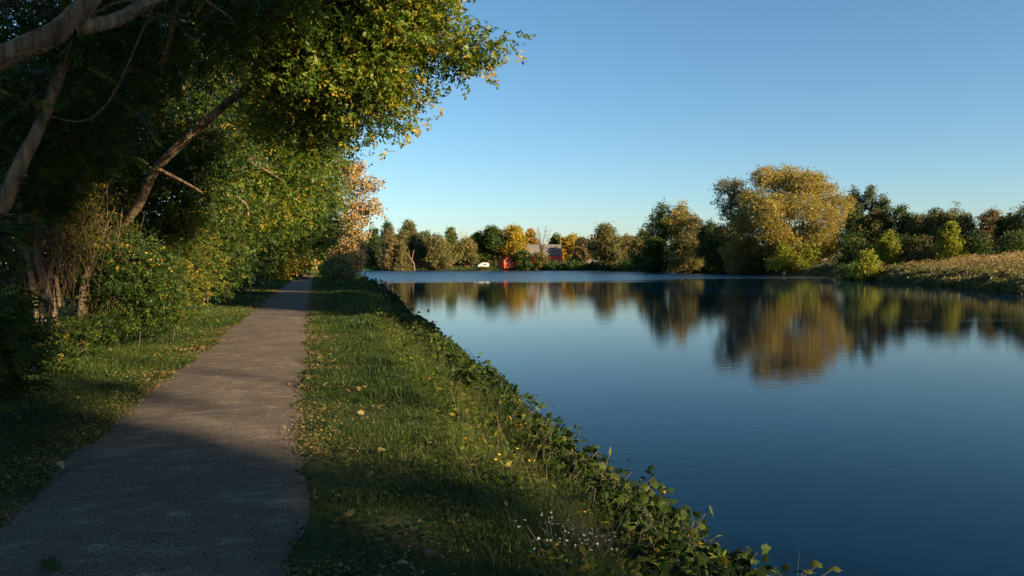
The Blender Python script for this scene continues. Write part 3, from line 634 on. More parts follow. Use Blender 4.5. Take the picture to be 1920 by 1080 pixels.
cottonwood('sunlit olive willow scrub dipping into the water under the huge cottonwood', 1470, 185,
   [[(1472, 490, 0), (1470, 475, 0)]], [(1455, 495, 0, 20, 14), (1480, 490, 0, 20, 18), (1468, 474, 0, 14, 14), (1498, 500, -2, 16, 10)], 'ygreen', 200, name='willow_scrub', cr=.5)

# ---- shore scrub as masses nobody could count
def scrub(name, lab, pts, n, h, depth, s, lm, seed=0, dens_noise=6):
    global rng
    rng = np.random.default_rng(900+seed); p = np.array(pts); seg = np.diff(p, axis=0); L = np.hypot(seg[:, 0], seg[:, 1]); cum = np.r_[0, np.cumsum(L)]
    o = NP(); t = rng.random(n)*cum[-1]; k = np.clip(np.searchsorted(cum, t)-1, 0, len(L)-1); f = ((t-cum[k])/L[k])[:, None]
    q = p[k]*(1-f)+p[k+1]*f; nrm = np.stack([seg[k, 1], -seg[k, 0]], -1)/L[k][:, None]
    off = rng.random(n)*depth; side = q+nrm*.5; sgn = np.where(sdist(side[:, 0], side[:, 1]) > 0, 1, -1); q = q+nrm*(sgn*off)[:, None]-nrm*(sgn*.4)[:, None]
    x, y = q[:, 0], q[:, 1]; z = np.maximum(gz(x, y), WZ); hh = h*(.55+.5*vn(x, y, dens_noise, 3)+.35*vn(x, y, dens_noise*.35, 7))
    pos = np.stack([x, y, z+np.maximum(hh, .15)*rng.random(n)**.7], -1)
    for kk, tp in enumerate(CL):
        M = len(pos[kk::4]); o.add(*scatter(tp, pos[kk::4], uni(0, 6.3, M), uni(-1.5, 1.5, M), uni(-3, 3, M), s*uni(.6, 1.4, M), .45+.3*vn(x[kk::4], y[kk::4], dens_noise*.5, 1), .15))
    tag(o.build(name, LM[lm]), kind='stuff', label=lab)
fs = farshore
scrub('undergrowth', 'dark scrub along the far waterline below the barn', fs[3:6], 7000, 2.6, 10, .75, 'dark', 1)
scrub('undergrowth', 'dark thicket floor along the far bank up to the cottonwood', fs[5:9], 9000, 4.2, 9, .6, 'dark', 2)
scrub('undergrowth', 'low scrub at the waterline below the cottonwood', fs[8:11], 5000, 1.6, 6, .4, 'olive', 3)
scrub('undergrowth', 'dark bank brush hanging to the water on the right', fs[10:], 20000, 1.3, 5, .26, 'olive', 4, 3)
scrub('undergrowth', 'low scrub dots on the far left waterline', fs[1:4], 1800, 1.2, 6, .5, 'green', 5)
scrub('undergrowth', 'bushes at the far left corner of the water', [(16, 300), fs[0], fs[1]], 600, 1.0, 4, .5, 'dark', 6)
# field weeds on the right bank
rng = np.random.default_rng(77); n = 60000; x = uni(45, 125, n); y = uni(40, 135, n); s = sdist(x, y); k = (s > 1.2) & (s < 42); x, y, s = x[k], y[k], s[k]; n = len(x)
o = NP(); hh = .85*(1+.9*vn(x, y, 5, 4)+.8*vn(x, y, 1.6, 2)); z = gz(x, y)
for kk, tp in enumerate(CL):
    sl = slice(kk, None, 4); M = len(x[sl]); pos = np.stack([x[sl], y[sl], z[sl]+hh[sl]*rng.random(M)], -1)
    o.add(*scatter(tp, pos, uni(0, 6.3, M), uni(-1.5, 1.5, M), uni(-3, 3, M), .2*uni(.6, 1.4, M), np.clip(.35+.25*vn(x[sl], y[sl], 7, 8)+s[sl]*.01, 0, 1), .2))
FIELD = leaf_mat('field_weeds', [(0, (.06, .07, .018)), (.3, (.19, .15, .045)), (.7, (.34, .24, .10)), (1, (.42, .29, .14))], .3, k=.85)
tag(o.build('field_weeds', FIELD), kind='stuff', label='tan and olive weeds covering the sloping field on the right bank')
# far wood beyond the fields
o = NP(); n = 9000; px = uni(560, 1700, n); d = uni(430, 560, n); h0 = 12+5*vn(px, px*0, 40, 2)+3*vn(px, px*0, 14, 6)+2*vn(px, px*0, 6, 3)+4*sm(1000, 700, px)
ps = CAM+d[:, None]*(np.array([math.sin(YAW), math.cos(YAW), 0])[None]+Rt[None]*((px-960)/F)[:, None]); ps[:, 2] = h0*rng.random(n)**.6+.5
for kk, tp in enumerate(CL): M = len(ps[kk::4]); o.add(*scatter(tp, ps[kk::4], uni(0, 6.3, M), uni(-1.5, 1.5, M), uni(-3, 3, M), 2.2*uni(.6, 1.4, M), .5+.4*vn(px[kk::4], px[kk::4]*0, 20, 5), .15))
tag(o.build('distant_woods', LM['rust']), kind='stuff', label='distant autumn woods closing the horizon')

# ------------------------------------------------------------------ the left wood
def PP(*a): return [P(x, y, d) for x, y, d in a]
rng = np.random.default_rng(11)
def B(px, py, d, r, rz=None): return (P(px, py, d), (r, r, rz if rz else r*.75))
def onland(px, d, dx=0): b = P(px, 496, d); return np.array([b[0]+dx, b[1], gz1(b[0]+dx, b[1])-.05])
# the leaning locust over the path
base = onland(150, 16.2)
tree('locust_tree', 'leaning locust whose crooked limb and sunlit crown reach over the path', base,
  [([base]+PP((188, 480, 15.4), (255, 390, 14.4), (290, 320, 13.7), (345, 265, 13.2), (440, 182, 13), (520, 128, 12.8), (610, 60, 12.6)), .11, .055)],
  [(PP((480, 155, 12.9), (560, 190, 12.3), (650, 185, 12)), .045, .02), (PP((540, 110, 12.7), (680, 60, 12.5), (790, 60, 12.2), (862, 88, 12)), .06, .012),
   (PP((300, 320, 13.4), (345, 342, 13), (380, 362, 12.7)), .05, .018), (PP((600, 70, 12.6), (680, 140, 12.2), (740, 190, 12)), .05, .014), (PP((610, 60, 12.6), (700, 0, 12.4), (800, -60, 12.2)), .06, .02)],
  [B(878, 85, 12, .42, .28), B(913, 70, 12, .18, .14), B(843, 105, 12, .3, .22), B(778, 55, 12.2, .8, .5), B(738, 10, 12.3, .9, .5), B(678, 60, 12.4, 1.0, .7), B(668, 120, 12.2, .8, .5), B(723, 150, 12, .5, .35), B(718, 205, 12, .38, .3), B(668, 225, 12, .42, .32),
   B(605, 150, 12.4, 1.0, .7), B(585, 70, 12.6, 1.1, .8), B(560, 10, 12.6, 1.2, .8), B(635, -30, 12.5, 1.3, .8), B(758, -50, 12.3, 1.0, .5), B(500, 60, 13.4, .9, .6), B(580, 225, 13.2, .7, .5), B(500, 215, 14.2, .5, .4), B(520, 150, 12.4, .35, .25)],
  780, 19, .165, SPR, .235, 'locust', BARK, twig=.007, droop=.35, tint0=.61, tj=.16, cj=.17, sides=10, jit=.04)
# overhead limbs of a big tree standing off to the left
base = np.array([-5.6, 4.5, gz1(-5.6, 4.5)-.1])
tree('old_tree', 'thick limbed old tree whose heavy boughs cross the top left corner', base,
  [([base, P(-330, 420, 6.0), P(-150, 210, 6.4), P(-30, 125, 6.5), P(60, 84, 6.6), P(120, 52, 6.7), P(170, -5, 6.8), P(220, -80, 7)], .135, .08)],
  [(PP((130, 55, 6.7), (215, 38, 7.2), (275, 5, 7.6), (340, -30, 8)), .075, .05), (PP((215, 38, 7.2), (300, 0, 7.4), (380, -10, 7.8)), .03, .015)],
  [B(40, 10, 9.5, .9), B(140, 140, 10.5, .7, .5), B(240, 70, 10.5, .9, .6), B(20, 190, 9.5, .7, .5), B(370, 30, 11, 1.0, .7), B(100, 240, 10.5, .8, .5), B(460, -20, 10.5, .9, .5), B(200, 10, 10, .9, .5), B(300, 110, 12, .8, .5)],
  330, 12, .2, PIN, .24, 'dark', BARK, twig=.008, droop=.1, tint0=.42, tj=.15, cj=.15, sides=12, jit=.03)
base = onland(-75, 9.3)
tree('old_tree', 'bare lower trunk leaning in at the left edge above the ferny shrub', base,
  [([base]+PP((-40, 470, 9.2), (5, 385, 9.2), (40, 305, 9.2), (75, 235, 9.4), (120, 120, 9.8)), .125, .06)],
  [(PP((30, 330, 9.2), (55, 330, 9.1)), .03, .02)], [B(110, 260, 12, .8), B(60, 200, 11.4, .8), B(170, 230, 12.6, .8), B(0, 250, 11, .7), B(60, 350, 13, .7, .5)],
  230, 13, .2, PIN, .26, 'dark', BARK, twig=.008, droop=.1, tint0=.4, sides=10)
def small_tree(lab, px, d, tops, blobs, lm, n_cl, per=14, ls=.2, tpl=LEAF, r=.12, bark=BARK, name='tree', cr=.26, tint0=.5, cat='tree', dx=0, limbs=[]):
    if tpl is LEAF: tpl = SPR; per = max(5, per//2); ls *= 1.7; cr *= .85; n_cl = int(n_cl*1.05)
    base = onland(px, d, dx-(1.3 if 16 < d < 60 else 0)); bl = [B(*b) for b in blobs]
    st = [([base]+PP(*q), r if k == 0 else r*.6, .03) for k, q in enumerate(tops)]
    return tree(name, lab, base, st[:1], st[1:]+limbs, bl, n_cl, per, cr, tpl, ls, lm, bark, twig=.008, tint0=tint0, sides=8, cat=cat, cj=.2, tj=.12)
BARKT = noise_mat('tan_bark', (.11, .075, .045), (.30, .215, .14), 9, .95, (1, 1, .22), 1.0, 26, dist=.09)
# vine wrapped trunks at the left
small_tree('thick pale trunk wrapped in dead vines, left of the vine wrapped pair', 78, 14.49, [[(90, 545, 14.49), (72, 480, 14.49), (80, 380, 14.72), (100, 250, 15.18)], [(60, 520, 14.49), (45, 440, 14.60), (30, 330, 14.95)]],
   [(60, 420, 14.95, .7), (120, 380, 15.18, .8), (40, 340, 15.18, .9), (150, 300, 15.41, 1.0), (100, 230, 15.64, 1.1), (200, 380, 15.64, .7), (220, 300, 15.87, 1)], 'vine', 400, 22, .1, r=.15, cr=.3, tint0=.42, bark=BARKT)
small_tree('twisting slim trunk between the two thick vine wrapped trunks', 112, 14.26, [[(98, 560, 14.26), (94, 510, 14.26), (115, 460, 14.37), (122, 410, 14.49), (140, 340, 14.83)], [(90, 545, 14.26), (104, 520, 14.14), (112, 575, 14.03)]],
   [(130, 420, 14.72, .45, .5), (140, 350, 14.95, .7)], 'vine', 90, 16, .1, r=.055, tint0=.5, bark=BARKT)
small_tree('pale split trunk under a skirt of dry vines, right one of the pair', 148, 14.03, [[(158, 545, 14.03), (172, 490, 14.26), (190, 420, 14.72), (215, 330, 15.18)]],
   [(180, 440, 14.60, .5, .7), (205, 500, 14.60, .45, .8), (200, 560, 14.49, .35, .5), (170, 390, 14.83, .6, .5)], 'vine', 330, 22, .09, r=.12, tint0=.6)
# hanging dry vines
e = empty('hanging_vines', onland(185, 14.03), 'curtain of dry brown vine stems hanging over the split trunk', 'vine'); o = NP(); N = 240
px_ = uni(15, 235, N); a0 = np.array([P(px_[q], rng.uniform(340, 500), rng.uniform(13.57, 14.83)) for q in range(N)]); a1 = np.array([P(px_[q]+rng.normal()*32, rng.uniform(470, 600), rng.uniform(13.68, 14.37)) for q in range(N)])
V, Fc = twigs(a0-np.array(e.location), a1-np.array(e.location), .006, .003, .45); o.add(V, Fc); o.build('stems', noise_mat('dry_vine', (.06, .042, .028), (.17, .12, .075), 8, .9, bump=0), e)
# shrubs and bushes
def shrub(lab, blobs, d, lm, n_cl, per, ls, tpl=LEAF, name='shrub', tint0=.5, cr=.18, cat='shrub', bark=BARKD, group=None):
    if tpl is LEAF: tpl = SPR; per = max(5, per//2); ls *= 1.9
    cx = np.mean([b[0] for b in blobs]); dd = np.mean([b[2] for b in blobs]); base = onland(cx, dd)
    st = [([base, base+[.05, 0, .3], base+[0.05, .05, .7]], .012, .008)]
    return tree(name, lab, base, st, [], [B(*b) for b in blobs], n_cl, per, cr, tpl, ls, lm, bark, twig=.006, tint0=tint0, sides=5, cat=cat, shell=.25, group=group)
shrub('dark ferny sumac shrub at the left edge of the verge', [(-25, 610, 7.4, .3, .3), (5, 650, 7.6, .22, .25), (-20, 690, 7.2, .3, .22), (-20, 570, 8.2, .3, .26), (10, 600, 8.4, .22, .2), (0, 710, 7.6, .2, .12), (-70, 640, 7, .4, .4)], 7, 'dark', 100, 9, .28, PIN, 'sumac_shrub', .5, cr=.11)
shrub('second ferny shrub drooping at the left edge above the sumac', [(-35, 430, 8.4, .25, .2), (-40, 500, 8.6, .25, .22), (-90, 470, 8.2, .4, .4)], 8, 'dark', 45, 8, .26, PIN, 'sumac_shrub', .45, cr=.1)
shrub('low leafy shrub at the foot of the vine wrapped trunks', [(215, 590, 14.2, .3, .2), (250, 570, 14.4, .3, .25), (95, 628, 12.4, .36, .16), (140, 622, 12.6, .36, .16), (185, 615, 13, .36, .15), (40, 650, 11.4, .36, .2)], 10, 'vine', 260, 16, .075, tint0=.3)
shrub('low weeds mound beside the verge left of the path', [(290, 592, 15.2, .35, .16), (320, 585, 16, .35, .16), (350, 575, 17, .35, .18)], 12, 'vine', 130, 14, .08, tint0=.4)
shrub('glossy dark bush right of the dry vines', [(228, 548, 14.8, .42, .42), (262, 510, 14.2, .55, .5), (245, 475, 14.6, .5, .4), (285, 560, 14.6, .42, .3)], 13, 'dark', 420, 20, .09, tint0=.45)
shrub('sunlit yellow green bush in the middle of the hedge wall', [(305, 490, 16, .6, .55), (335, 445, 16.8, .7, .5), (290, 430, 16.6, .55, .4), (325, 530, 16.4, .5, .4), (365, 500, 18.2, .6, .6), (350, 540, 17.5, .4, .28)], 15, 'vine', 480, 18, .085, tint0=.56)
shrub('green bush with yellow specks right of the sunlit bush', [(385, 440, 20, .8, .6), (365, 400, 20, .7, .5), (400, 490, 21.5, .8, .7), (388, 525, 21.5, .6, .4)], 20, 'vine', 480, 18, .12, tint0=.38)
shrub('shadowed bush where the verge narrows', [(418, 495, 29, 1.1, .8), (415, 430, 28, 1.1, .9), (436, 515, 32, .9, .6), (445, 470, 32, 1.1, .9)], 27, 'dark', 520, 20, .16, tint0=.35, cr=.25)
# trees of the canopy wall
small_tree('green tree in the wall of trees behind the leaning locust', 250, 18, [[(260, 400, 18), (300, 250, 18), (330, 100, 18)]],
   [(250, 300, 18, 1.4), (330, 260, 18, 1.5), (300, 170, 18, 1.6), (400, 150, 18.5, 1.6), (220, 180, 18.5, 1.5), (350, 340, 17.5, 1.2), (400, 260, 17.5, 1.1), (200, 80, 18, 1.7), (320, 40, 18, 1.8), (440, 60, 18, 1.6), (280, 370, 17, 1)], 'dark', 1000, 26, .16, r=.16, cr=.38, tint0=.5)
small_tree('dark tree filling the wood behind the vine wrapped trunks', 60, 19, [[(80, 400, 19), (60, 200, 19)]],
   [(40, 420, 19, 1.5), (140, 420, 19, 1.5), (60, 300, 19, 1.7), (160, 300, 19.5, 1.6), (30, 180, 19, 1.8), (130, 150, 19, 1.8), (60, 40, 19, 2), (220, 440, 19, 1.3), (-30, 300, 18, 1.8), (-20, 480, 17, 1.2), (60, 520, 18, 1.2), (140, 510, 18, 1.2)], 'dark', 900, 24, .18, r=.16, cr=.42, tint0=.35)
small_tree('sunlit yellow flecked tree above the hedge wall', 415, 24, [[(430, 400, 24), (470, 300, 24), (500, 200, 24)]],
   [(450, 330, 23, 1.5), (520, 300, 23.5, 1.5), (480, 240, 24, 1.7), (560, 260, 25, 1.4), (430, 390, 22.5, 1.3), (500, 380, 23, 1.4), (550, 340, 24, 1.4), (400, 310, 23, 1.5), (560, 190, 24, 1.6), (600, 240, 25.5, 1.2), (460, 160, 24, 1.7), (390, 220, 24, 1.6), (600, 160, 25, 1.3)], 'locust', 1050, 22, .17, r=.17, cr=.36, tint0=.48, limbs=[(PP((440, 290, 21.3), (490, 315, 21.2), (535, 342, 21)), .05, .015), (PP((445, 368, 21), (462, 385, 21), (466, 405, 20.8)), .05, .03), (PP((466, 395, 21), (448, 402, 21), (440, 412, 21)), .035, .015)])
small_tree('dense green tree overhanging the path, second beyond the locust', 470, 38, [[(490, 400, 38), (540, 330, 38), (570, 250, 38)]],
   [(568, 300, 38, 1.5, 1.6), (538, 260, 38, 1.8), (588, 350, 38, 1.2, 1.3), (578, 400, 38, 1.2), (538, 360, 37, 1.8), (518, 420, 37, 1.6), (598, 270, 39, 1.1, 1.2), (478, 360, 37, 1.8), (478, 440, 36, 1.5), (548, 440, 37, 1.1), (603, 420, 38, .7, .8), (458, 300, 38, 2), (578, 220, 39, 1.5), (518, 200, 39, 2)], 'dark', 1100, 24, .24, r=.2, cr=.55, tint0=.55)
small_tree('green tree with yellow leaves arching low across the distant path', 500, 52, [[(530, 440, 52), (580, 400, 52), (610, 360, 52)]],
   [(574, 420, 52, 1.6), (544, 440, 52, 1.8), (514, 430, 52, 2), (599, 440, 52, 1, 1), (584, 380, 52, 1.5), (554, 380, 52, 2), (494, 400, 52, 2.2), (454, 440, 52, 1.7)], 'locust', 700, 22, .3, r=.2, cr=.7, tint0=.48)
shrub('dark bush at the verge under the arching trees', [(445, 505, 44, 1.1, .8), (425, 485, 42, 1.3, 1.1), (458, 490, 48, 1.1, .9)], 42, 'dark', 340, 18, .26, tint0=.3, cr=.4)
shrub('sunlit yellow green bush left of the far end of the path', [(505, 500, 78, 2, 1.6), (530, 490, 86, 2.2, 1.9), (490, 480, 75, 2.2, 1.8), (515, 475, 84, 2, 1.5)], 80, 'vine', 420, 16, .5, tint0=.72, cr=.7)
shrub('greener bush next along beside the far end of the path', [(545, 485, 110, 2.4, 2.2), (530, 475, 105, 3, 2.2), (556, 492, 125, 2, 1.6)], 110, 'green', 340, 14, .6, tint0=.75, cr=.8)
small_tree('yellow leaved tree hanging over the far end of the path', 555, 150, [[(565, 470, 150), (590, 455, 150)]],
   [(590, 468, 150, 4, 2.2), (565, 462, 150, 4.5, 3), (610, 465, 150, 3.5, 2.5), (600, 450, 155, 4, 3), (560, 440, 155, 5, 3.5)], 'yellow', 420, 12, .8, CL, r=.3, cr=1.1, tint0=.35)
small_tree('dark tree closing the end of the path', 600, 235, [[(600, 480, 235), (600, 460, 235)]],
   [(590, 485, 235, 5, 3), (570, 480, 235, 6, 4), (610, 480, 235, 5, 4), (630, 480, 240, 6, 5), (600, 460, 240, 8, 4), (640, 455, 240, 6, 4)], 'dark', 420, 12, 1.0, CL, r=.3, cr=1.3, tint0=.2)
small_tree('lush green tree right of the far path end', 622, 120, [[(625, 480, 120), (628, 465, 120)]],
   [(622, 482, 120, 1.6, 1.6), (632, 470, 120, 2.2, 2)], 'ygreen', 160, 12, .5, CL, r=.15, cr=.6, tint0=.3)
# the orange tree by the water
small_tree('tall airy orange tree on the waterside bank beyond the path trees', 640, 92, [[(642, 440, 92), (648, 380, 92), (645, 320, 92)], [(650, 430, 92), (668, 380, 92), (680, 350, 92)], [(640, 450, 92), (630, 400, 92), (628, 360, 92)]],
   [(648, 330, 92, 1.7, 1.4), (668, 320, 92, 1.1, .9), (643, 370, 92, 1.6, 1.6), (673, 350, 92, 1.7, 1.2), (698, 345, 92, .9, .7), (663, 395, 92, 1.5, 1.2), (693, 385, 92, 1.3, .9), (706, 398, 92, .7, .4), (648, 420, 92, 1.5, 1.3), (680, 415, 92, 1.1, .9), (663, 445, 92, 1.6, 1.2), (638, 310, 92, 1, .8)], 'orange', 330, 6, .34, CL, r=.2, cr=.45, tint0=.5, bark=BARKP, name='orange_tree')
shrub('orange leaved shrub drooping to the water under the airy tree', [(650, 478, 84, 1.2, 1.1), (662, 465, 84, 1, .9), (655, 500, 82, 1, .8), (640, 485, 84, 1.2, 1.2), (668, 485, 82, .6, .9)], 84, 'orange', 190, 12, .32, CL, cr=.4, tint0=.45)
shrub('dark leafless looking bush before the orange shrub', [(635, 500, 70, 1.0, .9), (642, 515, 66, .9, .7), (630, 520, 62, .8, .6)], 66, 'olive', 150, 12, .2, CL, cr=.35, tint0=.2)
shrub('small green bush at the bank top left of the dark bush', [(618, 508, 90, 1, .6), (622, 500, 95, 1.2, 1)], 92, 'ygreen', 110, 12, .3, CL, cr=.4, tint0=.5)
# spiky dark shrub, poles, flags
shrub('spiky dark shrub beside the two bare poles', [(694, 545, 47, .42, .45), (700, 555, 46, .45, .35), (690, 530, 47, .2, .35), (712, 560, 45, .35, .3)], 47, 'dark', 90, 9, .28, PIN, 'spiky_shrub', .3, cr=.14)
POLE = noise_mat('weathered_wood', (.06, .05, .045), (.14, .115, .10), 8, .85, (1, 1, .2), .3)
for px, top, lab in [(675, 508, 'bare weathered pole in the bank, left of the pair'), (684.5, 511, 'bare weathered pole in the bank, right of the pair nearer the spiky shrub')]:
    b = P(px, 548, 50); b = np.array([b[0], b[1], gz1(b[0], b[1])-.1]); t = P(px, top, 50); m_ = MB(); m_.tube([b, (b+t)/2+[.01, 0, 0], t], [.05, .045, .04], 8)
    tag(m_.build('wooden_pole', POLE, smooth=False), lab, 'pole', 'bare poles on the bank')
def flag_mat():
    m, n, new = nt('striped_flag'); L = n.links.new; a = new('ShaderNodeUVMap'); s = new('ShaderNodeSeparateXYZ'); L(a.outputs[0], s.inputs[0])
    k = new('ShaderNodeMath', operation='MULTIPLY'); L(s.outputs[1], k.inputs[0]); k.inputs[1].default_value = 6.5
    f = new('ShaderNodeMath', operation='FRACT'); L(k.outputs[0], f.inputs[0]); c = new('ShaderNodeMath', operation='LESS_THAN'); L(f.outputs[0], c.inputs[0]); c.inputs[1].default_value = .5
    mx = new('ShaderNodeMix', data_type='RGBA'); L(c.outputs[0], mx.inputs[0]); mx.inputs[6].default_value = (.6, .57, .55, 1); mx.inputs[7].default_value = (.42, .03, .04, 1)
    u1 = new('ShaderNodeMath', operation='LESS_THAN'); L(s.outputs[0], u1.inputs[0]); u1.inputs[1].default_value = .4
    v1 = new('ShaderNodeMath', operation='GREATER_THAN'); L(s.outputs[1], v1.inputs[0]); v1.inputs[1].default_value = .46
    un = new('ShaderNodeMath', operation='MULTIPLY'); L(u1.outputs[0], un.inputs[0]); L(v1.outputs[0], un.inputs[1])
    vo = new('ShaderNodeTexVoronoi'); vo.inputs['Scale'].default_value = 16; vo.inputs['Randomness'].default_value = 0; L(a.outputs[0], vo.inputs['Vector'])
    st = new('ShaderNodeMath', operation='LESS_THAN'); L(vo.outputs['Distance'], st.inputs[0]); st.inputs[1].default_value = .28
    bl = new('ShaderNodeMix', data_type='RGBA'); L(st.outputs[0], bl.inputs[0]); bl.inputs[6].default_value = (.02, .03, .14, 1); bl.inputs[7].default_value = (.6, .6, .6, 1)
    m2 = new('ShaderNodeMix', data_type='RGBA'); L(un.outputs[0], m2.inputs[0]); L(mx.outputs[2], m2.inputs[6]); L(bl.outputs[2], m2.inputs[7])
    p = new('ShaderNodeBsdfPrincipled'); p.inputs['Roughness'].default_value = .8; L(m2.outputs[2], p.inputs['Base Color'])
    o = new('ShaderNodeOutputMaterial'); L(p.outputs[0], o.inputs[0]); return m
FM = flag_mat()
def flag(px, ptop, pbot, d, ang, fly, hoist, lab):
    top = P(px, ptop, d); b = P(px-1.5, pbot, d); e = empty('small_flag', b, lab, 'flag', 'small flags at the water edge'); tb = top-b
    m_ = MB(); m_.tube([(0, 0, 0), tb*.5, tb], [.014, .012, .01], 8); m_.build('pole', BARKP, e)
    nu, nv = 12, 8; V = []; uv = []
    for i in range(nv+1):
        for j in range(nu+1):
            u, v = j/nu, i/nv; x = fly*u*math.cos(ang); z = -hoist*(1-v)-fly*u*math.sin(ang)
            w = .05*math.sin(u*7+v*2)*u
            V.append((tb[0]+x*Rt[0]+w*.3, tb[1]+x*Rt[1]+w, tb[2]+z+.02*math.sin(u*5))); uv.append((u, v))
    Fc = [(i*(nu+1)+j, i*(nu+1)+j+1, (i+1)*(nu+1)+j+1, (i+1)*(nu+1)+j) for i in range(nv) for j in range(nu)]
    me = bpy.data.meshes.new('cloth'); me.from_pydata(V, [], Fc); ul = me.uv_layers.new(name='UVMap')
    for lp in me.loops: ul.data[lp.index].uv = uv[lp.vertex_index]
    obj('cloth', me, FM, e)
flag(712, 523, 560, 48, .45, .30, .20, 'smaller drooping striped flag nearer the spiky shrub')
flag(722.5, 527, 572, 46, .95, .42, .26, 'striped flag hanging from the pole nearest the open water')
# green canister on a stake
b = P(724, 574, 46); e = empty('green_float', b, 'dark green rounded float standing at the water edge under the flag', 'float'); m_ = MB()
hz = np.linspace(0, 1, 10); prof = [.06, .1, .115, .12, .12, .12, .115, .10, .07, .01]
m_.tube([(0, 0, .04+.62*q) for q in hz], prof, 14); m_.build('body', noise_mat('green_plastic', (.01, .07, .06), (.015, .09, .075), 4, .5, bump=0), e, True)
m_ = MB(); m_.tube([(0, 0, -.5), (0, 0, 0), (0, 0, .06)], [.02, .02, .02], 8); m_.build('stake', POLE, e)
# rocks and twiggy shrub at the waterline
ROCK = noise_mat('wet_rock', (.04, .035, .03), (.11, .10, .09), 5, .7, bump=.7, bscale=12)
def rock(px, py, r, lab, sd):
    c = G(px, py, WZ); bm = []; rr = np.random.default_rng(sd); nu, nv = 18, 10; V = []; Fc = []
    for i in range(nv+1):
        for j in range(nu):
            th = math.pi*i/nv; ph = 2*math.pi*j/nu; dv = np.array([math.sin(th)*math.cos(ph), math.sin(th)*math.sin(ph), math.cos(th)])
            k = 1+.22*vn(np.array([dv[0]*2+dv[2]]), np.array([dv[1]*2]), .9, sd)[0]+.1*vn(np.array([dv[0]*5]), np.array([dv[2]*5+dv[1]*4]), 1, sd)[0]
            V.append(c+dv*r*k*np.array([1.2, .9, .62]))
    for i in range(nv):
        for j in range(nu): Fc.append((i*nu+j, i*nu+(j+1) % nu, (i+1)*nu+(j+1) % nu, (i+1)*nu+j))
    o = obj('shore_rock', mesh('shore_rock', np.array(V), np.array(Fc)), ROCK); tag(o, lab, 'rock', 'rocks at the waterline')
rock(852, 684, .2, 'dark rock at the tip of the bank below the twiggy shrub', 1); rock(828, 672, .24, 'dark rock half hidden in the vines left of the twiggy shrub', 2)
c = G(843, 676, WZ); e = empty('twiggy_shrub', c, 'thin twiggy little shrub sticking up from the waterside rocks', 'shrub'); o = NP(); N = 22
P1 = np.stack([rng.normal(size=N)*.12, rng.normal(size=N)*.1, uni(.25, .6, N)], -1); V, Fc = twigs(np.zeros((N, 3)), P1, .006, .002); o.add(V, Fc); o.build('stems', BARKD, e)
o = NP(); n = 90; i = rng.integers(0, N, n); pos = P1[i]*uni(.5, 1.05, n)[:, None]+rng.normal(size=(n, 3))*.02; o.add(*scatter(LEAF, pos, uni(0, 6.3, n), uni(-.5, .9, n), uni(-1, 1, n), .04, .3)); o.build('leaves', LM['dark'], e)
# leafy sprigs over the water edge
for k, (px, py, d, lab) in enumerate([(745, 598, 38, 'sprig of leaves reaching over the water, farthest of the four'), (800, 640, 24, 'leafy sprig reaching over the water left of the rocks'), (965, 745, 11.2, 'leafy sprig rising from the vines above the open water'), (1225, 925, 6.6, 'large leaved vine tip standing up over the dark water')]):
    b = P(px-25, py+22, d); e = empty('vine_tip', b, lab, 'vine'); st = NP(); lf = NP(); N = 7; q = uni(0, 1, N)
    P1 = np.stack([.05+q*.35*d/14*.6, rng.normal(size=N)*.1, .08+uni(.0, .2, N)], -1); V, Fc = twigs(np.zeros((N, 3)), P1, .005, .003); st.add(V, Fc); st.build('stem', BARKD, e)
    i = rng.integers(0, N, 22); pos = P1[i]*uni(.6, 1.1, 22)[:, None]+rng.normal(size=(22, 3))*.03; lf.add(*scatter(T_grape(), pos, uni(0, 6.3, 22), uni(-.7, .4, 22), uni(-.7, .7, 22), .06+.0015*d, .35)); lf.build('leaves', LM['vine'], e)

# ------------------------------------------------------------------ path end furniture
WH = noise_mat('white_paint', (.42, .41, .39), (.55, .54, .51), 3, .6, bump=.1); WOOD = noise_mat('tan_wood', (.25, .17, .10), (.38, .27, .17), 5, .8, (1, 1, .3), .3)
b = P(573, 504, 190); e = empty('trail_sign', (b[0], b[1], 0), 'small white sign board on the left of the far path end', 'sign'); m_ = MB(); m_.box((0, 0, .85), (.38, .04, .45)); m_.build('board', WH, e)
m_ = MB(); m_.box((-.25, .06, .5), (.05, .02, .5)); m_.box((.25, .06, .5), (.05, .02, .5)); m_.build('posts', WOOD, e)
b = P(607, 504, 190); m_ = MB(); m_.tube([(b[0], b[1], -.1), (b[0], b[1], .8), (b[0], b[1], 1.2), (b[0], b[1], 1.35)], [.16, .16, .15, .08], 10); tag(m_.build('wooden_post', WOOD), 'tan wooden post on the right of the far path end', 'post')

# ------------------------------------------------------------------ far buildings
RED = noise_mat('barn_red', (.42, .07, .04), (.55, .11, .06), 2, .8, (3, 3, .5), .2); GREYR = noise_mat('grey_roof', (.08, .075, .068), (.19, .17, .15), 1.2, .8, (1, 1, 4), .2)
BRICK = noise_mat('brick', (.22, .08, .05), (.32, .13, .08), 6, .9, bump=.2); GLASS = noise_mat('dark_glass', (.02, .025, .03), (.04, .045, .05), 2, .15, bump=0)
def local(px, d): b = P(px, 496, d); return np.array([b[0], b[1], gz1(b[0], b[1])])
def prism(m_, prof, y0, y1):
    """profile in x,z pulled along y"""
    k = len(prof); m_.add([(x, y0, z) for x, z in prof]+[(x, y1, z) for x, z in prof], [tuple(range(k))[::-1], tuple(range(k, 2*k))]+[(i, (i+1) % k, k+(i+1) % k, k+i) for i in range(k)])
def turn(e, a): e.rotation_euler = (0, 0, a)
FZ = -YAW
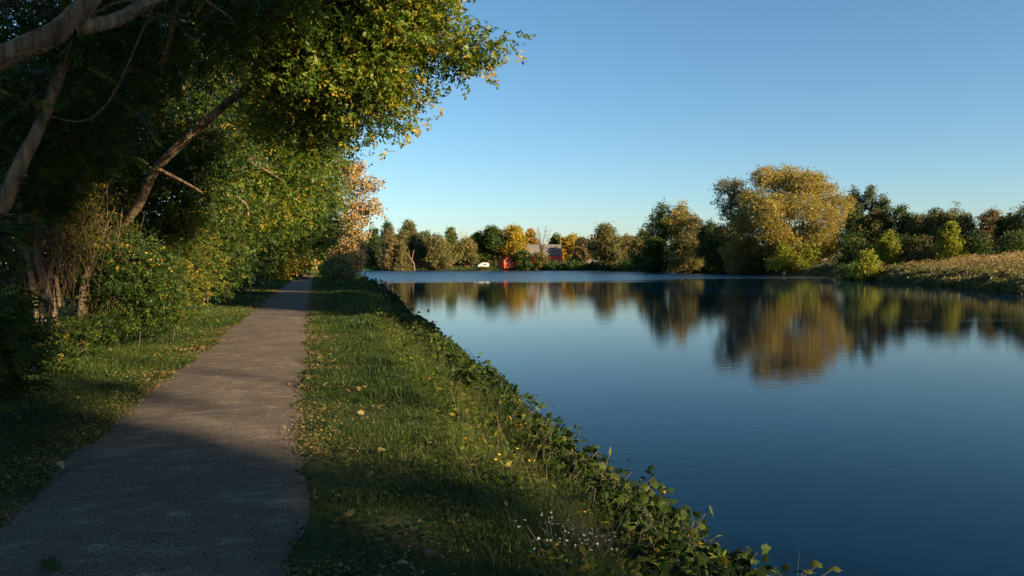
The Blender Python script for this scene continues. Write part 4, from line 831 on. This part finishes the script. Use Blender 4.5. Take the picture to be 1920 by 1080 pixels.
# barn: long side towards us, gambrel roof
d = 372; zt = P(1015, 459, d)[2]; c = local(1013, d); Hh = zt-c[2]; L2 = 77/2/F*d; e = empty('barn', c, 'long red barn with a grey gambrel roof behind the dark bushes', 'barn'); turn(e, FZ)
we = Hh*.5; Wd = 5.0
pr_ = [(-Wd, we), (-Wd*.72, Hh*.78), (0, Hh), (Wd*.72, Hh*.78), (Wd, we)]
m_ = MB(); m_.add(*(lambda q: ([(-L2, y, z) for y, z in q]+[(L2, y, z) for y, z in q], [tuple(range(7))[::-1], tuple(range(7, 14))]+[(i, (i+1) % 7, 7+(i+1) % 7, 7+i) for i in range(7)]))([(-Wd+.15, 0), (-Wd+.15, we), (-Wd*.7, Hh*.76), (0, Hh*.975), (Wd*.7, Hh*.76), (Wd-.15, we), (Wd-.15, 0)])); m_.build('wall', RED, e)
m_ = MB()
for a, b2 in zip(pr_[:-1], pr_[1:]):
    ex = L2+.3; a = (a[0]*1.03, a[1]); b2 = (b2[0]*1.03, b2[1]); m_.add([(-ex, a[0], a[1]), (ex, a[0], a[1]), (ex, b2[0], b2[1]), (-ex, b2[0], b2[1]), (-ex, a[0], a[1]+.18), (ex, a[0], a[1]+.18), (ex, b2[0], b2[1]+.18), (-ex, b2[0], b2[1]+.18)], [(3, 2, 1, 0), (4, 5, 6, 7), (0, 1, 5, 4), (1, 2, 6, 5), (2, 3, 7, 6), (3, 0, 4, 7)])
m_.build('roof', GREYR, e)
for xx in (-6, -1.5, 3, L2-2.6):
    m_ = MB(); m_.box((xx, -Wd+.10, we*.52), (.9, .08, .6)); w_ = m_.build('window', WH, e); m_ = MB(); m_.box((xx, -Wd+.0, we*.52), (.75, .04, .46)); m_.build('pane', GLASS if xx < L2-3 else WH, w_)
m_ = MB(); m_.box((L2-1.6, -Wd-.4, .5), (1.3, .35, .5)); bx_ = m_.build('yellow_crate', noise_mat('yellow_paint', (.55, .42, .05), (.65, .5, .07), 3, .6, bump=0)); bx_.location = c; bx_.rotation_euler = (0, 0, FZ); tag(bx_, 'yellow box standing at the right foot of the barn wall', 'crate')
pz = P(1051.5, 450, d-8); pb = local(1051.5, d-8); m_ = MB(); m_.tube([pb, (pb+np.array([pz[0], pz[1], pz[2]]))/2, (pz[0], pz[1], pz[2])], [.14, .12, .09], 8); m_.box((pz[0], pz[1], pz[2]-.5), (.7, .06, .06), FZ); tag(m_.build('utility_pole', BARKP), 'thin pale utility pole at the right end of the barn', 'pole')
def house(name, lab, px, d, wpx, top, base_h, eave, wall, roof, rot=0., extra=None, depth=4., cat='house', wins=(), gable_trim=None):
    c = local(px, d); Hh = P(px, top, d)[2]-c[2]; W = wpx/2/F*d; e = empty(name, c, lab, cat); turn(e, FZ+rot); he = Hh*eave
    m_ = MB(); prism(m_, [(-W, 0), (W, 0), (W, he), (0, Hh*.97), (-W, he)], -depth, depth); m_.build('wall', wall, e)
    m_ = MB()
    for s in (-1, 1): m_.add([(0, -depth-.3, Hh), (0, depth+.3, Hh), (s*(W+.35), depth+.3, he-.2), (s*(W+.35), -depth-.3, he-.2), (0, -depth-.3, Hh+.22), (0, depth+.3, Hh+.22), (s*(W+.35), depth+.3, he), (s*(W+.35), -depth-.3, he)], [(0, 1, 2, 3), (7, 6, 5, 4), (0, 3, 7, 4), (2, 1, 5, 6), (3, 2, 6, 7), (1, 0, 4, 5)])
    m_.build('roof', roof, e)
    for (x, z, w, h) in wins:
        m_ = MB(); m_.box((x*W, -depth-.03, z*Hh), (w, .05, h)); w_ = m_.build('window', WH, e); m_ = MB(); m_.box((x*W, -depth-.09, z*Hh), (w*.8, .03, h*.8)); m_.build('pane', GLASS, w_)
    return e, Hh, W
house('red_shed', 'small red gabled shed under the yellow tree', 949, 342, 20, 480, 0, .6, RED, RED, .35, wins=((-.4, .45, .5, .35), (.4, .45, .5, .35)), cat='shed')
house('red_shed', 'red building half hidden behind the yellow tree', 962, 356, 34, 470, 0, .6, RED, RED, -.3, wins=((0, .5, .5, .4),), cat='shed')
house('red_shed', 'tiny red shed left of the white camper', 873, 348, 9, 483, 0, .65, RED, RED, .2, depth=2, cat='shed')
house('brick_house', 'brick house with white roof among the far trees', 764, 356, 22, 462, 0, .62, BRICK, WH, .9, depth=6, wins=((0, .42, .8, .8),))
house('grey_house', 'pale grey roofed house right of the brick house', 786, 360, 20, 472, 0, .6, GREYR, WH, .6, depth=5, wins=((0, .4, .6, .6),))
# camper
c = local(907, 342); e = empty('camper_van', c, 'white rounded camper parked on the far lawn', 'camper'); turn(e, FZ); m_ = MB(); W = 21/2/F*342
prism(m_, [(-W, .5), (W*.8, .5), (W, .9), (W, 2.0), (W*.7, 2.5), (0, 2.6), (-W*.4, 2.4), (-W*.75, 1.6), (-W, 1.5)], -1.1, 1.1); m_.build('body', WH, e)
for x in (-.6, .55):
    m_ = MB(); m_.tube([(x*W, -1.2, .42), (x*W, -1.0, .42)], [.42, .42], 16); m_.build('wheel', noise_mat('tyre', (.02, .02, .02), (.03, .03, .03), 3, .9, bump=0), e)
m_ = MB(); m_.box((.2*W, -1.12, 1.65), (.6, .03, .28)); m_.build('window', GLASS, e)
# pollard, low fence
b = local(778, 326)
tree('pollard_tree', 'cut back forked trunk leaning on the far waterside lawn', b, [([b, P(776, 495, 326), P(772, 488, 326)], .32, .26)], [(PP((772, 488, 326), (766, 479, 326), (760, 475, 326)), .2, .1), (PP((772, 488, 326), (774, 478, 326), (776, 469, 326)), .24, .14), (PP((770, 486, 326), (767, 476, 326), (768, 470, 326)), .14, .08)], [], 0, 0, 1, LEAF, .1, 'dark', BARK)
b = local(752, 326); tree('leaning_trunk', 'slim leaning pale trunk beside the far pines', b+[0.6, 0, 0], [([b+[.6, 0, 0], P(750, 485, 326), P(749, 470, 326)], .3, .18)], [], [], 0, 0, 1, LEAF, .1, 'dark', BARKP)
m_ = MB(); c0 = local(1066, 378); c1 = local(1128, 372)
for t in np.linspace(0, 1, 9): q = c0*(1-t)+c1*t; m_.box((q[0], q[1], q[2]+1.7), (.1, .1, 1.8))
qm = (c0+c1)/2; ln = np.linalg.norm((c1-c0)[:2])/2; an = math.atan2(c1[1]-c0[1], c1[0]-c0[0])
for z in (2.6, 3.3): m_.box((qm[0], qm[1], qm[2]+z), (ln, .06, .18), an)
tag(m_.build('rail_fence', WH), 'pale rail fence line on the far field right of the barn', 'fence')
wood('bush', 'clipped dark hedge under the pale rail fence', 1078, 482, 30, 345, 'dark', 3, 1.2, name='hedge', cat='hedge')

# ------------------------------------------------------------------ unseen trees on the right bank behind the viewer, placed to shade the foreground
SA = R(140); SE = R(16)
sx, sy = math.sin(SA), math.cos(SA)
def shader(tgt_y, H, W, k, dist=62., lo=.12, n_cl=620, tx_=-1.0):
    """a tree out of the frame, placed to throw its shadow over the path at tgt_y"""
    t = dist/sx; x = tx_+dist; y = tgt_y+t*sy; base = np.array([x, y, gz1(x, y)-.1]); bl = []
    for q in range(12):
        z = H*(lo+(.92-lo)*q/12); rr = W*(.6+.25*math.sin(q*2.3+k)); a = q*2.4; bl.append((base+[math.cos(a)*W*.35, math.sin(a)*W*.35, z], (rr*.7, rr*.7, max(H*(.92-lo)/12*1.3, 1))))
    tree('tree', 'unseen tree on the opposite bank beside the viewer, placed for its shade', base, [([base, base+[.2, 0, H*.4], base+[0, .2, H*.85]], .35 if lo < .5 else .1, .08)], [], bl, n_cl, 10, .8, CL, .8, 'green', BARKD, group='trees on the opposite bank outside the picture', twig=.03)
rng = np.random.default_rng(5)
for k, (ty, H, W, dist, lo) in enumerate([(-26, 33, 6, 42, .1), (-16, 34, 6, 42, .1), (-7, 34, 5, 42, .1), (-1.5, 34, 4.2, 42, .1), (3.6, 34, 3.4, 42, .1), (7.4, 34, 1.3, 42, .69), (11.5, 34, 1.2, 42, .77), (33, 26, 3.6, 50, .12), (41, 26, 3.6, 50, .12), (54, 27.5, 4.2, 52, .12), (63, 28, 4.2, 52, .12), (73, 32, 4.4, 62, .12), (84, 32, 4.4, 62, .12), (94, 32, 4.4, 64, .12)]): shader(ty, H, W, k, dist, lo)  # high crowned ones are added only to darken the upper left wood
# unseen trees added beside and behind the viewer, boughs blocking skylight over the path
for k, (x, y, h) in enumerate([(-4.6, -1.5, 8.5), (-4.8, -7, 10), (-4.4, 1.6, 8)]):
    base = np.array([x, y, gz1(x, y)-.1]); bl = [(base+[q*1.15, (q % 2)*.8-.4, h*(.72+.04*q)], (1.5, 1.7, .8)) for q in range(4)]+[(base+[-1+q*.7, .5, h*.95], (1.7, 1.7, 1)) for q in range(5)]
    tree('tree', 'unseen tree continuing the left wood behind the viewer, added to block skylight', base, [([base, base+[.3, 0, h*.4], base+[1.6, 0, h*.75]], .18, .06)], [], bl, 420, 12, .4, LEAF, .22, 'dark', BARK, group='unseen trees added behind the viewer to block skylight', twig=.012)

# ------------------------------------------------------------------ light, sky, camera
w = bpy.data.worlds.new('World'); sc.world = w; w.use_nodes = True; n = w.node_tree; n.nodes.clear()
sk = n.nodes.new('ShaderNodeTexSky'); sk.sky_type = 'NISHITA'; sk.sun_disc = False; sk.sun_elevation = SE; sk.sun_rotation = SA; sk.altitude = 100
sk.air_density = 1.0; sk.dust_density = .5; sk.ozone_density = 3.5
bg = n.nodes.new('ShaderNodeBackground'); bg.inputs[1].default_value = .055; o = n.nodes.new('ShaderNodeOutputWorld')
hs = n.nodes.new('ShaderNodeHueSaturation'); hs.inputs['Hue'].default_value = .491; hs.inputs['Saturation'].default_value = 1.06; n.links.new(sk.outputs[0], hs.inputs['Color']); n.links.new(hs.outputs[0], bg.inputs[0]); n.links.new(bg.outputs[0], o.inputs[0])
ld = bpy.data.lights.new('sun', 'SUN'); ld.energy = 5; ld.angle = R(.5); ld.color = (1, .76, .47); lo = bpy.data.objects.new('sun', ld); C.objects.link(lo)
S = Vector((sx*math.cos(SE), sy*math.cos(SE), math.sin(SE))); lo.rotation_euler = S.to_track_quat('Z', 'Y').to_euler()
cd = bpy.data.cameras.new('camera'); cd.lens = F/1920*36; cd.sensor_width = 36; cd.clip_end = 4000; cd.clip_start = .05
co = bpy.data.objects.new('camera', cd); C.objects.link(co); co.location = CAM
co.rotation_euler = (math.pi/2-PIT, 0, -YAW); sc.camera = co
vs = sc.view_settings; vs.view_transform = 'Standard'; vs.look = 'None'; vs.exposure = 1.7; vs.gamma = 1
sc.cycles.max_bounces = 6; sc.cycles.transparent_max_bounces = 4; sc.cycles.diffuse_bounces = 3; sc.cycles.glossy_bounces = 3
